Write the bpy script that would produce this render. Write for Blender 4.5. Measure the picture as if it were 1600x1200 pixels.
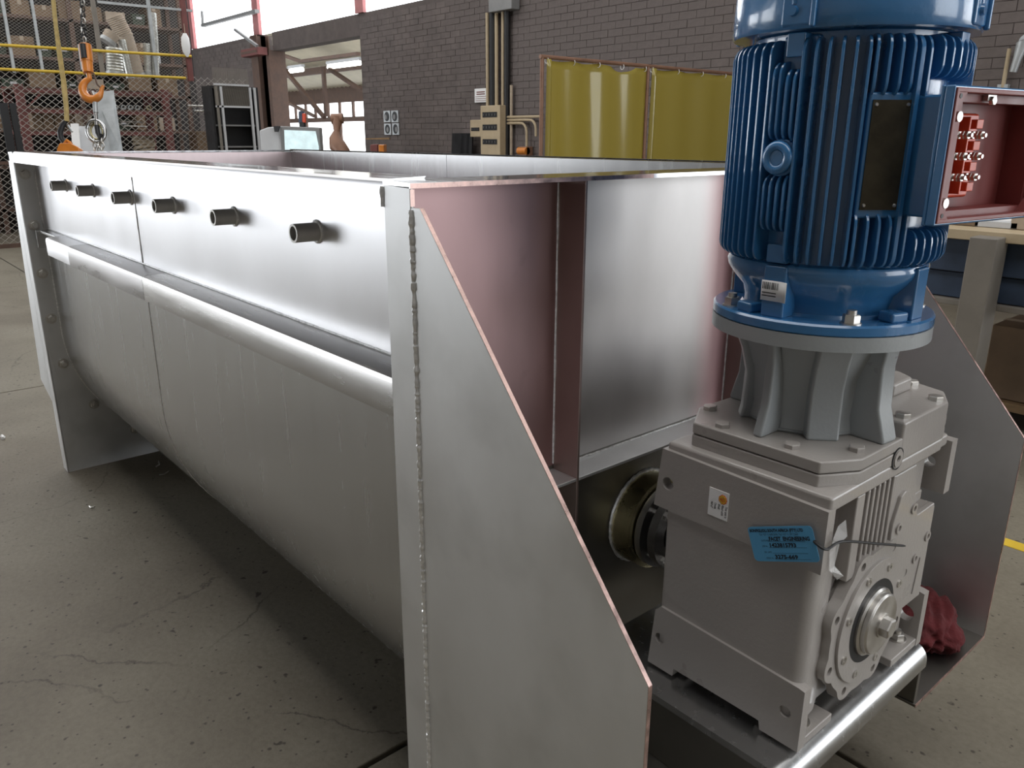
import bpy, bmesh, math, random
from math import pi, sin, cos, radians
from mathutils import Vector, Matrix
from mathutils.geometry import tessellate_polygon

for o in list(bpy.data.objects):
    bpy.data.objects.remove(o)
scene = bpy.context.scene
COL = scene.collection
random.seed(7)

# ------------------------------------------------------------------ camera
CAM = Vector((0.91304, -0.60879, 1.36069))
YAW, PITCH, ROLL, FPX = radians(49.166), radians(17.194), radians(0.19), 1243.2
FW = Vector((-sin(YAW) * cos(PITCH), cos(YAW) * cos(PITCH), -sin(PITCH)))
R0 = Vector((cos(YAW), sin(YAW), 0))
U0 = R0.cross(FW)
RT = R0 * cos(ROLL) + U0 * sin(ROLL)
UP = U0 * cos(ROLL) - R0 * sin(ROLL)
cd = bpy.data.cameras.new('camera')
cd.sensor_width = 36.0
cd.lens = 36.0 * FPX / 1600.0
cd.clip_start, cd.clip_end = 0.02, 200
cam = bpy.data.objects.new('camera', cd)
COL.objects.link(cam)
cam.matrix_world = Matrix(((RT.x, UP.x, -FW.x, CAM.x), (RT.y, UP.y, -FW.y, CAM.y), (RT.z, UP.z, -FW.z, CAM.z), (0, 0, 0, 1)))
scene.camera = cam


def P(u, v, ax, val):
    """survey point: where the sight line of photo pixel (u, v) meets the plane ax = val"""
    d = FW + RT * ((u - 800) / FPX) + UP * ((600 - v) / FPX)
    i = 'xyz'.index(ax)
    return CAM + d * ((val - CAM[i]) / d[i])


def PD(u, v, depth):
    return CAM + (FW + RT * ((u - 800) / FPX) + UP * ((600 - v) / FPX)) * depth


# ------------------------------------------------------------------ world, lights, exposure
world = bpy.data.worlds.new('overcast_sky')
scene.world = world
world.use_nodes = True
bg = world.node_tree.nodes['Background']
bg.inputs[0].default_value = (0.90, 0.95, 1.0, 1)
bg.inputs[1].default_value = 3.2
scene.view_settings.view_transform = 'Standard'
scene.view_settings.look = 'None'
scene.view_settings.gamma = 1.0
scene.view_settings.exposure = 0.22
scene.view_settings.use_curve_mapping = False


def area(name, loc, direction, sx, sy, radiance, col=(1, 1, 1)):
    l = bpy.data.lights.new(name, 'AREA')
    l.shape = 'RECTANGLE'
    l.size, l.size_y = sx, sy
    l.energy = radiance * pi * sx * sy
    l.color = col
    o = bpy.data.objects.new(name, l)
    o.location = loc
    o.rotation_euler = Vector(direction).to_track_quat('-Z', 'Y').to_euler()
    COL.objects.link(o)
    return o


# daylight: the big roller door on the near long side, and the roof lights
area('roller_door_daylight', (-23.9, -4.0, 2.3), (1, 0, 0), 7.0, 4.4, 1.9, (0.98, 0.99, 1.0))
area('side_door_daylight', (-14.5, -7.9, 2.2), (0, 1, 0), 9.0, 4.2, 1.8, (0.98, 0.99, 1.0))
area('end_door_daylight', (8.9, 4.3, 2.2), (-1, 0, 0), 4.6, 4.2, 0.6, (1.0, 0.96, 0.92))
area('back_fill_light', (5.4, 7.05, 1.7), (0, -1, 0), 4.0, 3.2, 1.2, (1.0, 0.98, 0.95))  # added fill at an unseen opening, brightens the end plate's centre
area('roof_light_daylight', (-6.0, 0.0, 5.9), (0, 0, -1), 24.0, 2.6, 2.8, (1.0, 0.99, 0.97))
area('roof_light_daylight', (-4.0, 4.4, 5.9), (0, 0, -1), 20.0, 1.5, 2.8, (1.0, 0.99, 0.97))

# ------------------------------------------------------------------ mesh helpers


class MB:
    def __init__(s):
        s.v, s.f = [], []

    def add(s, vs, fs):
        n = len(s.v)
        s.v += [tuple(p) for p in vs]
        s.f += [tuple(i + n for i in f) for f in fs]
        return s

    def box(s, x0, y0, z0, x1, y1, z1):
        vs = [(x, y, z) for z in (z0, z1) for y in (y0, y1) for x in (x0, x1)]
        return s.add(vs, [(0, 2, 3, 1), (4, 5, 7, 6), (0, 1, 5, 4), (2, 6, 7, 3), (0, 4, 6, 2), (1, 3, 7, 5)])

    def obox(s, c, size, M):
        c = Vector(c)
        hx, hy, hz = size[0] / 2, size[1] / 2, size[2] / 2
        vs = [c + M @ Vector((x, y, z)) for z in (-hz, hz) for y in (-hy, hy) for x in (-hx, hx)]
        return s.add(vs, [(0, 2, 3, 1), (4, 5, 7, 6), (0, 1, 5, 4), (2, 6, 7, 3), (0, 4, 6, 2), (1, 3, 7, 5)])

    def beam(s, a, b, w, h=None, upv=(0, 0, 1)):
        """rectangular bar from a to b"""
        h = h or w
        a, b = Vector(a), Vector(b)
        d = (b - a)
        L = d.length
        d.normalize()
        up = Vector(upv)
        if abs(d.dot(up)) > 0.99:
            up = Vector((0, 1, 0))
        r = d.cross(up).normalized()
        u = r.cross(d)
        M = Matrix((r, d, u)).transposed()
        return s.obox((a + b) / 2, (w, L, h), M)

    def prism(s, poly, ax, a0, a1, holes=()):
        def mk(p, a):
            if ax == 'x':
                return (a, p[0], p[1])
            if ax == 'y':
                return (p[0], a, p[1])
            return (p[0], p[1], a)
        loops = [list(poly)] + [list(h) for h in holes]
        tri = tessellate_polygon([[Vector((p[0], p[1], 0)) for p in l] for l in loops])
        flat = [p for l in loops for p in l]
        n = len(flat)
        vs = [mk(p, a0) for p in flat] + [mk(p, a1) for p in flat]
        fs = []
        if not holes:
            fs.append(tuple(range(n - 1, -1, -1)))
            fs.append(tuple(range(n, 2 * n)))
        else:
            for t in tri:
                fs.append((t[2], t[1], t[0]))
                fs.append((t[0] + n, t[1] + n, t[2] + n))
        k = 0
        for l in loops:
            m = len(l)
            for i in range(m):
                a, b = k + i, k + (i + 1) % m
                fs.append((a, b, b + n, a + n))
            k += m
        return s.add(vs, fs)

    def cyl(s, a, b, r, n=16, r2=None, cap=True):
        return s.tube([a, b], [r, r if r2 is None else r2], n, cap=cap)

    def tube(s, path, r, n=8, closed=False, cap=True):
        pts = [Vector(p) for p in path]
        m = len(pts)
        rad = r if isinstance(r, (list, tuple)) else [r] * m
        vs, fs = [], []
        prev = None
        for i, p in enumerate(pts):
            if closed:
                t = (pts[(i + 1) % m] - pts[i - 1]).normalized()
            else:
                t = (pts[min(i + 1, m - 1)] - pts[max(i - 1, 0)]).normalized()
            if prev is None:
                ref = Vector((0, 0, 1)) if abs(t.z) < 0.9 else Vector((1, 0, 0))
                u = t.cross(ref).normalized()
            else:
                u = (prev - t * prev.dot(t)).normalized()
            prev = u
            w = t.cross(u)
            for k in range(n):
                a = 2 * pi * k / n
                vs.append(p + (u * cos(a) + w * sin(a)) * rad[i])
        for i in range(m if closed else m - 1):
            j = (i + 1) % m
            for k in range(n):
                l = (k + 1) % n
                fs.append((i * n + k, i * n + l, j * n + l, j * n + k))
        if cap and not closed:
            fs.append(tuple(range(n - 1, -1, -1)))
            fs.append(tuple((m - 1) * n + k for k in range(n)))
        return s.add(vs, fs)

    def lathe(s, prof, c, n=48, ax='z', closed=False):
        """prof: (radius, height); c: point on the axis"""
        vs, fs = [], []
        m = len(prof)
        for r, h in prof:
            for k in range(n):
                a = 2 * pi * k / n
                if ax == 'z':
                    vs.append((c[0] + r * cos(a), c[1] + r * sin(a), c[2] + h))
                elif ax == 'x':
                    vs.append((c[0] + h, c[1] + r * cos(a), c[2] + r * sin(a)))
                else:
                    vs.append((c[0] + r * cos(a), c[1] + h, c[2] + r * sin(a)))
        for i in range(m if closed else m - 1):
            j = (i + 1) % m
            for k in range(n):
                l = (k + 1) % n
                fs.append((i * n + k, i * n + l, j * n + l, j * n + k))
        if not closed:
            if prof[0][0] > 1e-5:
                fs.append(tuple(range(n - 1, -1, -1)))
            if prof[-1][0] > 1e-5:
                fs.append(tuple((m - 1) * n + k for k in range(n)))
        return s.add(vs, fs)

    def hexa(s, c, r, h, ax='z', rot=0.0, n=6):
        pr = [(r, 0), (r, h * 0.85), (r * 0.88, h)]
        t = MB().lathe(pr, (0, 0, 0), n, 'z')
        M = Matrix.Rotation(rot, 4, 'Z')
        if ax == 'x':
            M = Matrix.Rotation(pi / 2, 4, 'Y') @ M
        elif ax == '-y':
            M = Matrix.Rotation(pi / 2, 4, 'X') @ M
        elif isinstance(ax, Vector):
            M = ax.to_track_quat('Z', 'Y').to_matrix().to_4x4() @ M
        c = Vector(c)
        return s.add([c + (M @ Vector(v)) for v in t.v], t.f)

    def build(s, name, m, parent=None, bevel=0.0, seg=2, smooth=38, raw=False, **tags):
        off = wloc(parent) if parent else Vector((0, 0, 0))
        if raw:
            off = Vector((0, 0, 0))
        me = bpy.data.meshes.new(name)
        me.from_pydata([tuple(Vector(p) - off) for p in s.v], [], s.f)
        b = bmesh.new()
        b.from_mesh(me)
        bmesh.ops.remove_doubles(b, verts=b.verts, dist=1e-6)
        bmesh.ops.recalc_face_normals(b, faces=b.faces)
        b.to_mesh(me)
        b.free()
        me.materials.append(m)
        if smooth:
            me.polygons.foreach_set('use_smooth', [True] * len(me.polygons))
            me.set_sharp_from_angle(angle=radians(smooth))
        o = bpy.data.objects.new(name, me)
        COL.objects.link(o)
        o.parent = parent
        if bevel:
            md = o.modifiers.new('edge_round', 'BEVEL')
            md.width = bevel
            md.segments = seg
            md.limit_method = 'ANGLE'
            md.angle_limit = radians(40)
            md.harden_normals = True
        for k, t in tags.items():
            o[k] = t
        return o


def wloc(o):
    v = Vector((0, 0, 0))
    while o:
        v += o.location
        o = o.parent
    return v


def thing(name, loc, label, cat, group=None):
    o = bpy.data.objects.new(name, None)
    o.empty_display_size = 0.05
    o.location = loc
    COL.objects.link(o)
    o['label'], o['category'] = label, cat
    if group:
        o['group'] = group
    return o


def copy_tree(o, parent=None, loc=None, rot=None):
    c = o.copy()
    COL.objects.link(c)
    c.parent = parent
    if loc is not None:
        c.location = loc
    if rot is not None:
        c.rotation_euler = rot
    for ch in o.children:
        copy_tree(ch, c)
    return c


def circ(cx, cy, r, n=16, a0=0.0):
    return [(cx + r * cos(a0 + 2 * pi * k / n), cy + r * sin(a0 + 2 * pi * k / n)) for k in range(n)]


def text_mesh(txt, size, bold=0.0):
    cu = bpy.data.curves.new('lettering', 'FONT')
    cu.body = txt
    cu.size = size
    cu.resolution_u = 2
    cu.offset = bold
    o = bpy.data.objects.new('lettering', cu)
    COL.objects.link(o)
    me = bpy.data.meshes.new_from_object(o.evaluated_get(bpy.context.evaluated_depsgraph_get()))
    bpy.data.objects.remove(o)
    return me


def put_text(txt, size, origin, ux, uy, m, parent, name='lettering', width=None, bold=0.0, lift=0.0004):
    me = text_mesh(txt, size, bold)
    xs = [v.co.x for v in me.vertices]
    k = 1.0
    if width and xs:
        k = width / max(max(xs), 1e-6)
    ux, uy = Vector(ux).normalized(), Vector(uy).normalized()
    nz = ux.cross(uy)
    org = Vector(origin) - wloc(parent) + nz * lift
    for v in me.vertices:
        v.co = org + ux * (v.co.x * k) + uy * v.co.y
    me.materials.append(m)
    o = bpy.data.objects.new(name, me)
    COL.objects.link(o)
    o.parent = parent
    return o


# ------------------------------------------------------------------ materials


def material(name, c, rough=0.5, metal=0.0, var=0.12, scale=6.0, stretch=(1, 1, 1), rvar=0.08, bump=0.0, bscale=60.0,
             c2=None, coat=0.0, emit=None, spec=0.5, detail=4.0, alpha=1.0, trans=0.0):
    m = bpy.data.materials.new(name)
    m.use_nodes = True
    nt = m.node_tree
    N, L = nt.nodes, nt.links
    b = N['Principled BSDF']
    tc = N.new('ShaderNodeTexCoord')
    mp = N.new('ShaderNodeMapping')
    mp.inputs['Scale'].default_value = stretch
    L.new(tc.outputs['Object'], mp.inputs[0])
    nz = N.new('ShaderNodeTexNoise')
    nz.inputs['Scale'].default_value = scale
    nz.inputs['Detail'].default_value = detail
    nz.inputs['Roughness'].default_value = 0.6
    L.new(mp.outputs[0], nz.inputs['Vector'])
    rp = N.new('ShaderNodeValToRGB')
    rp.color_ramp.elements[0].position = 0.3
    rp.color_ramp.elements[1].position = 0.7
    lo = c2 if c2 else tuple(x * (1 - var) for x in c)
    hi = c if c2 else tuple(min(1, x * (1 + var)) for x in c)
    rp.color_ramp.elements[0].color = (*lo, 1)
    rp.color_ramp.elements[1].color = (*hi, 1)
    L.new(nz.outputs['Fac'], rp.inputs[0])
    L.new(rp.outputs[0], b.inputs['Base Color'])
    b.inputs['Metallic'].default_value = metal
    mr = N.new('ShaderNodeMapRange')
    mr.inputs['From Min'].default_value = 0.3
    mr.inputs['From Max'].default_value = 0.7
    mr.inputs['To Min'].default_value = max(0.02, rough - rvar)
    mr.inputs['To Max'].default_value = min(1, rough + rvar)
    L.new(nz.outputs['Fac'], mr.inputs['Value'])
    L.new(mr.outputs[0], b.inputs['Roughness'])
    b.inputs['Specular IOR Level'].default_value = spec
    if coat:
        b.inputs['Coat Weight'].default_value = coat
        b.inputs['Coat Roughness'].default_value = 0.08
    if trans:
        b.inputs['Transmission Weight'].default_value = trans
    if alpha < 1:
        b.inputs['Alpha'].default_value = alpha
    if emit:
        b.inputs['Emission Color'].default_value = (*emit[0], 1)
        b.inputs['Emission Strength'].default_value = emit[1]
    if bump:
        n2 = N.new('ShaderNodeTexNoise')
        n2.inputs['Scale'].default_value = bscale
        n2.inputs['Detail'].default_value = 3
        L.new(mp.outputs[0], n2.inputs['Vector'])
        bp = N.new('ShaderNodeBump')
        bp.inputs['Strength'].default_value = bump
        bp.inputs['Distance'].default_value = 0.01
        L.new(n2.outputs['Fac'], bp.inputs['Height'])
        L.new(bp.outputs[0], b.inputs['Normal'])
    return m


def concrete():
    m = bpy.data.materials.new('worn_concrete')
    m.use_nodes = True
    nt = m.node_tree
    N, L = nt.nodes, nt.links
    b = N['Principled BSDF']
    tc = N.new('ShaderNodeTexCoord')

    def noise(sc, det=5, ro=0.6):
        n = N.new('ShaderNodeTexNoise')
        n.inputs['Scale'].default_value = sc
        n.inputs['Detail'].default_value = det
        n.inputs['Roughness'].default_value = ro
        L.new(tc.outputs['Object'], n.inputs['Vector'])
        return n

    def ramp(src, stops):
        r = N.new('ShaderNodeValToRGB')
        e = r.color_ramp.elements
        while len(e) < len(stops):
            e.new(0.5)
        for el, (p, c) in zip(e, stops):
            el.position = p
            el.color = (*c, 1)
        L.new(src, r.inputs[0])
        return r

    def mix(a, c, fac=None, f=0.5, mode='MIX'):
        x = N.new('ShaderNodeMix')
        x.data_type = 'RGBA'
        x.blend_type = mode
        x.inputs[0].default_value = f
        if fac is not None:
            L.new(fac, x.inputs[0])
        L.new(a, x.inputs[6])
        L.new(c, x.inputs[7])
        return x.outputs[2]

    base = ramp(noise(1.1, 6, 0.6).outputs['Fac'], [(0.3, (0.140, 0.122, 0.092)), (0.5, (0.180, 0.160, 0.122)), (0.72, (0.215, 0.196, 0.155))])
    fine = ramp(noise(60, 5, 0.65).outputs['Fac'], [(0.32, (0.78, 0.76, 0.73)), (0.6, (1.03, 1.03, 1.02))])
    c = mix(base.outputs[0], fine.outputs[0], f=0.7, mode='MULTIPLY')
    stain = ramp(noise(0.55, 4, 0.5).outputs['Fac'], [(0.38, (0.74, 0.69, 0.66)), (0.55, (1, 1, 1))])
    c = mix(c, stain.outputs[0], f=0.8, mode='MULTIPLY')
    # pits and scuffs
    pit = ramp(noise(26, 2, 0.5).outputs['Fac'], [(0.265, (0.16, 0.13, 0.11)), (0.315, (1, 1, 1))])
    c = mix(c, pit.outputs[0], f=0.85, mode='MULTIPLY')
    for sc, lim in ((14, 0.05), (31, 0.07)):
        vo = N.new('ShaderNodeTexVoronoi')
        vo.inputs['Scale'].default_value = sc
        L.new(tc.outputs['Object'], vo.inputs['Vector'])
        chip = ramp(vo.outputs['Distance'], [(lim, (0.14, 0.11, 0.09)), (lim * 1.8, (1, 1, 1))])
        c = mix(c, chip.outputs[0], f=0.75, mode='MULTIPLY')
    # hairline cracks: cell edges bent by noise, broken up by a mask
    wob = N.new('ShaderNodeMix')
    wob.data_type = 'RGBA'
    wob.inputs[0].default_value = 0.10
    L.new(tc.outputs['Object'], wob.inputs[6])
    L.new(noise(3.5, 6, 0.7).outputs['Color'], wob.inputs[7])
    ve = N.new('ShaderNodeTexVoronoi')
    ve.feature = 'DISTANCE_TO_EDGE'
    ve.inputs['Scale'].default_value = 1.15
    L.new(wob.outputs[2], ve.inputs['Vector'])
    crack = ramp(ve.outputs['Distance'], [(0.0012, (0.34, 0.31, 0.28)), (0.0040, (1, 1, 1))])
    mask = ramp(noise(1.9, 4, 0.7).outputs['Fac'], [(0.46, (0, 0, 0)), (0.58, (0.9, 0.9, 0.9))])
    cm = N.new('ShaderNodeMix')
    cm.data_type = 'RGBA'
    cm.blend_type = 'MULTIPLY'
    L.new(mask.outputs[0], cm.inputs[0])
    L.new(c, cm.inputs[6])
    L.new(crack.outputs[0], cm.inputs[7])
    c = cm.outputs[2]
    L.new(c, b.inputs['Base Color'])
    b.inputs['Roughness'].default_value = 0.62
    bp = N.new('ShaderNodeBump')
    bp.inputs['Strength'].default_value = 0.2
    bp.inputs['Distance'].default_value = 0.01
    L.new(noise(45, 6, 0.7).outputs['Fac'], bp.inputs['Height'])
    L.new(bp.outputs[0], b.inputs['Normal'])
    return m


M = {}
M['floor'] = concrete()
M['joint'] = material('dirty_joint', (0.05, 0.045, 0.04), 0.9)
# stainless: streaks run up and down the sheet
M['steel'] = material('brushed_stainless', (0.55, 0.555, 0.56), 0.26, 1.0, 0.03, 5, (10, 10, 0.5), 0.02)
M['steel_side'] = material('satin_stainless_sheet', (0.74, 0.74, 0.76), 0.35, 1.0, 0.025, 3, (2, 2, 0.8), 0.03)
M['steel_plate'] = material('smudged_stainless_plate', (0.72, 0.725, 0.73), 0.50, 1.0, 0.04, 6, (1.5, 1.5, 0.8), 0.04)
M['steel_dark'] = material('mill_finish_stainless', (0.40, 0.39, 0.38), 0.38, 1.0, 0.15, 8, (1, 1, 1), 0.08)
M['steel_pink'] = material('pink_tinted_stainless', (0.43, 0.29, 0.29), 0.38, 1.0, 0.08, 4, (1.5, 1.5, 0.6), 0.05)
M['steel_rim'] = material('polished_stainless_rim', (0.50, 0.50, 0.51), 0.13, 1.0, 0.04, 5, (1, 8, 8), 0.04)
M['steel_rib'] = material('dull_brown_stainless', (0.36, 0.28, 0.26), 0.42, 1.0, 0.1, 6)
M['steel_low'] = material('shade_darkened_stainless', (0.22, 0.21, 0.19), 0.42, 1.0, 0.12, 5)  # shade and dark reflections below the end shelf are put into this colour


def smudge(m, scale=7.0, lo=0.56, hi=0.70, dark=0.80):
    nt = m.node_tree
    N, L = nt.nodes, nt.links
    b = N['Principled BSDF']
    src = b.inputs['Base Color'].links[0].from_socket
    tc = N.new('ShaderNodeTexCoord')
    nz = N.new('ShaderNodeTexNoise')
    nz.inputs['Scale'].default_value = scale
    nz.inputs['Detail'].default_value = 3.0
    L.new(tc.outputs['Object'], nz.inputs['Vector'])
    rp = N.new('ShaderNodeValToRGB')
    rp.color_ramp.elements[0].position, rp.color_ramp.elements[1].position = lo, hi
    rp.color_ramp.elements[0].color = (1, 1, 1, 1)
    rp.color_ramp.elements[1].color = (dark, dark, dark * 0.99, 1)
    L.new(nz.outputs['Fac'], rp.inputs[0])
    x = N.new('ShaderNodeMix')
    x.data_type = 'RGBA'
    x.blend_type = 'MULTIPLY'
    x.inputs[0].default_value = 1.0
    L.new(src, x.inputs[6])
    L.new(rp.outputs[0], x.inputs[7])
    L.new(x.outputs[2], b.inputs['Base Color'])


smudge(M['steel_plate'], 8.0, 0.50, 0.80, 0.86)
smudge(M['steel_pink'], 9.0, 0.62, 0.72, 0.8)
M['ledge'] = material('satin_ledge_steel', (0.46, 0.45, 0.44), 0.26, 1.0, 0.05, 5, (1, 8, 8), 0.03)
M['ledge_dark'] = material('ground_ledge_steel', (0.34, 0.33, 0.33), 0.30, 1.0, 0.12, 4, (1, 6, 6), 0.05)
M['socket'] = material('dull_pipe_steel', (0.60, 0.59, 0.57), 0.5, 0.7, 0.08, 20)
M['cut_edge'] = material('copper_toned_cut_edge', (0.62, 0.44, 0.40), 0.35, 1.0, 0.3, 60, (1, 1, 1), 0.1)
M['weld'] = material('bright_weld', (0.80, 0.80, 0.80), 0.38, 0.6, 0.25, 120)
M['bolt'] = material('zinc_bolt', (0.62, 0.60, 0.57), 0.36, 1.0, 0.1, 30)
M['brass'] = material('yellow_passivated_steel', (0.45, 0.40, 0.24), 0.3, 1.0, 0.15, 14)
M['gear'] = material('grey_gear_enamel', (0.36, 0.335, 0.315), 0.33, 0.0, 0.04, 6, coat=0.35, bump=0.06, bscale=160)
M['lantern'] = material('blue_grey_enamel', (0.33, 0.35, 0.36), 0.32, 0.0, 0.03, 6, coat=0.3, bump=0.05, bscale=140)
M['blue'] = material('gloss_blue_enamel', (0.038, 0.165, 0.370), 0.22, 0.0, 0.05, 8, coat=0.8, bump=0.06, bscale=70)
M['redbox'] = material('red_oxide_primer', (0.20, 0.045, 0.042), 0.45, 0.0, 0.12, 12)
M['redterm'] = material('red_moulded_insulator', (0.62, 0.075, 0.03), 0.4, 0.0, 0.08, 20)
M['black'] = material('black_rubber', (0.012, 0.012, 0.013), 0.5)
M['plate'] = material('tarnished_nameplate', (0.060, 0.050, 0.032), 0.5, 0.6, 0.3, 40)
M['white'] = material('white_label', (0.82, 0.82, 0.82), 0.5, 0, 0.03)
M['ink'] = material('black_ink', (0.015, 0.015, 0.02), 0.6, 0, 0.02)
M['tag'] = material('blue_card', (0.10, 0.36, 0.62), 0.5, 0, 0.04, 20)
M['yellow'] = material('yellow_paint', (0.62, 0.42, 0.04), 0.45, 0, 0.12, 12)
M['orange'] = material('orange_enamel', (0.60, 0.20, 0.028), 0.35, 0, 0.12, 14, coat=0.3)
M['rag'] = material('red_cloth', (0.085, 0.009, 0.011), 0.95, 0, 0.25, 18, bump=0.4, bscale=90)
M['tape'] = material('clear_tape', (0.9, 0.9, 0.9), 0.10, 0, 0.02, alpha=0.28)
M['brick'] = material('soot_brown_brick', (0.128, 0.106, 0.100), 0.85, 0, 0.25, 3.0, bump=0.3, bscale=40)
M['mortar'] = material('sooty_mortar', (0.115, 0.095, 0.090), 0.95, 0, 0.2, 5)
M['darkwall'] = material('dark_plaster', (0.045, 0.040, 0.040), 0.9, 0, 0.2, 2)
M['redoxide'] = material('red_oxide_steel', (0.16, 0.050, 0.045), 0.6, 0, 0.2, 8)
M['pinksteel'] = material('faded_red_steel', (0.42, 0.17, 0.17), 0.6, 0, 0.15, 8)
M['rust'] = material('brown_steel', (0.11, 0.065, 0.048), 0.7, 0, 0.25, 6)
M['wire'] = material('galvanised_wire', (0.38, 0.36, 0.33), 0.5, 0.4, 0.2, 20)
M['darksteel'] = material('black_steel', (0.018, 0.018, 0.020), 0.5, 0.2, 0.2, 10)
M['curtain'] = None
M['card'] = material('cardboard', (0.20, 0.135, 0.085), 0.8, 0, 0.18, 5)
M['tan'] = material('tan_duct_fabric', (0.42, 0.34, 0.26), 0.7, 0, 0.12, 10)
M['silver'] = material('crinkled_foil_duct', (0.52, 0.53, 0.50), 0.35, 0.7, 0.25, 25)
M['galv'] = material('galvanised_sheet', (0.42, 0.44, 0.45), 0.45, 0.5, 0.15, 8)
M['cream'] = material('cream_enamel', (0.44, 0.35, 0.23), 0.5, 0, 0.08, 8)
M['greywhite'] = material('pale_grey_casing', (0.55, 0.56, 0.58), 0.45, 0, 0.04, 8)
M['grey'] = material('mid_grey_paint', (0.22, 0.22, 0.22), 0.5, 0, 0.1, 8)
M['screen'] = material('lit_screen', (0.3, 0.4, 0.4), 0.2, 0, 0.3, 12, emit=((0.62, 0.75, 0.78), 0.75))
M['green'] = material('dark_green_bin', (0.05, 0.07, 0.05), 0.6, 0, 0.3, 10)
M['rope'] = material('pale_rope', (0.46, 0.38, 0.28), 0.85, 0, 0.15, 30)
M['webbing'] = material('yellow_webbing', (0.42, 0.32, 0.13), 0.8, 0, 0.18, 30)
M['bluesteel'] = material('worn_navy_paint', (0.030, 0.048, 0.085), 0.55, 0, 0.35, 5)
M['greysteel'] = material('grey_primer_steel', (0.20, 0.18, 0.155), 0.6, 0, 0.12, 6)
M['wood'] = material('rough_timber', (0.22, 0.14, 0.07), 0.8, 0, 0.25, 5, (1, 6, 6))
M['whiteroof'] = material('pale_roof_sheet', (0.62, 0.58, 0.48), 0.7, 0, 0.08, 3)
M['tube'] = material('fluorescent_tube', (1, 1, 1), 0.5, emit=((1.0, 0.98, 0.90), 9.0))
M['roof'] = material('grey_roof_sheet', (0.08, 0.08, 0.083), 0.8, 0, 0.15, 3)
M['plaster'] = material('pale_painted_wall', (0.50, 0.48, 0.45), 0.85, 0, 0.12, 2)
M['copper'] = material('orange_copper', (0.24, 0.13, 0.085), 0.5, 0.2, 0.15, 8)


def curtain_mat():
    m = bpy.data.materials.new('yellow_pvc_curtain')
    m.use_nodes = True
    nt = m.node_tree
    N, L = nt.nodes, nt.links
    N.remove(N['Principled BSDF'])
    out = N['Material Output']
    tr = N.new('ShaderNodeBsdfTranslucent')
    df = N.new('ShaderNodeBsdfDiffuse')
    gl = N.new('ShaderNodeBsdfGlossy')
    tp = N.new('ShaderNodeBsdfTransparent')
    col = (0.47, 0.39, 0.10, 1)
    tr.inputs[0].default_value = (0.56, 0.47, 0.10, 1)
    df.inputs[0].default_value = col
    tp.inputs[0].default_value = (0.62, 0.52, 0.06, 1)
    gl.inputs['Roughness'].default_value = 0.22
    gl.inputs[0].default_value = (0.8, 0.8, 0.75, 1)

    def mix(a, c, f):
        x = N.new('ShaderNodeMixShader')
        x.inputs[0].default_value = f
        L.new(a, x.inputs[1])
        L.new(c, x.inputs[2])
        return x.outputs[0]
    s = mix(df.outputs[0], tr.outputs[0], 0.45)
    s = mix(s, tp.outputs[0], 0.12)
    s = mix(s, gl.outputs[0], 0.09)
    L.new(s, out.inputs[0])
    return m


M['curtain'] = curtain_mat()

# ================================================================== THE SETTING
# floor: cast concrete bays with open joints between them
fl = MB().box(-36, -8, -0.06, 9, 16, -0.015).build('floor', M['joint'], kind='structure')
xs = [-36] + [round(-0.413 + 3.706 * k, 3) for k in range(-9, 3)] + [9]
ys = [-8, -5.045, -2.045, 0.955, 3.955, 7.0, 11.5, 16.0]
for i in range(len(xs) - 1):
    for j in range(len(ys) - 1):
        g = 0.006
        MB().box(xs[i] + g, ys[j] + g, -0.03, xs[i + 1] - g, ys[j + 1] - g, 0.0).build('slab', M['floor'], fl, bevel=0.004, seg=1)

YW = 7.0          # face of the long brick wall
WT = 3.35         # top of its brickwork
DX0, DX1 = -15.24, -11.87    # doorway in it
wall = MB()
wall.box(DX1, YW + 0.002, 0, 3.35, YW + 0.25, WT)
wall.box(7.45, YW + 0.002, 0, 9, YW + 0.25, WT)
wall.box(3.35, YW + 0.002, 3.32, 7.45, YW + 0.25, WT)  # head of the unseen opening added for the back fill light
wall.box(DX0, YW + 0.002, 3.01, DX1, YW + 0.25, WT)
wall.box(-24, YW + 0.002, 0, DX0 - 0.55, YW + 0.25, WT)
wall = wall.build('wall_back', M['mortar'], kind='structure')
# bricks
bl, bh, bd, gap = 0.226, 0.078, 0.02, 0.007
bm0 = MB().box(0, 0, 0, bl, bd, bh)
brick_me = bm0.build('brick', M['brick'], wall)
bpy.data.objects.remove(bpy.data.objects['brick'])
brick_me = bpy.data.meshes['brick']
rest = MB()
cells = []
row = 0
z = 0.9
while z < WT - bh:
    off = (row % 2) * (bl + gap) / 2
    x = -11.86 + off
    while x < 2.2:
        cells.append((x, z))
        x += bl + gap
    x = DX0 - 0.6 - 4 + off
    while x < DX0 - 0.8:
        cells.append((x, z))
        x += bl + gap
    z += bh + gap
    row += 1


def seen(c):
    d = Vector((c[0] + bl / 2, YW, c[1] + bh / 2)) - CAM
    dep = d.dot(FW)
    u, v = 800 + FPX * d.dot(RT) / dep, 600 - FPX * d.dot(UP) / dep
    return -5 < u < 1605 and -5 < v < 262, u, v, dep


near = []
for c in cells:
    ok, u, v, dep = seen(c)
    if ok and not (845 < u < 1150 and v > 95) and not (1150 < u < 1535):
        near.append((dep, c))
near.sort()
pick = set(c for _, c in near[:300])
for c in cells:
    dy = random.uniform(-0.003, 0.003)
    if c in pick:
        o = bpy.data.objects.new('brick', brick_me)
        COL.objects.link(o)
        o.parent = wall
        o.location = (c[0], YW - 0.004 + dy, c[1])
    else:
        rest.box(c[0], YW - 0.004 + dy, c[1], c[0] + bl, YW + 0.016 + dy, c[1] + bh)
rest.build('brickwork', M['brick'], wall, smooth=0, kind='stuff')

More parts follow.
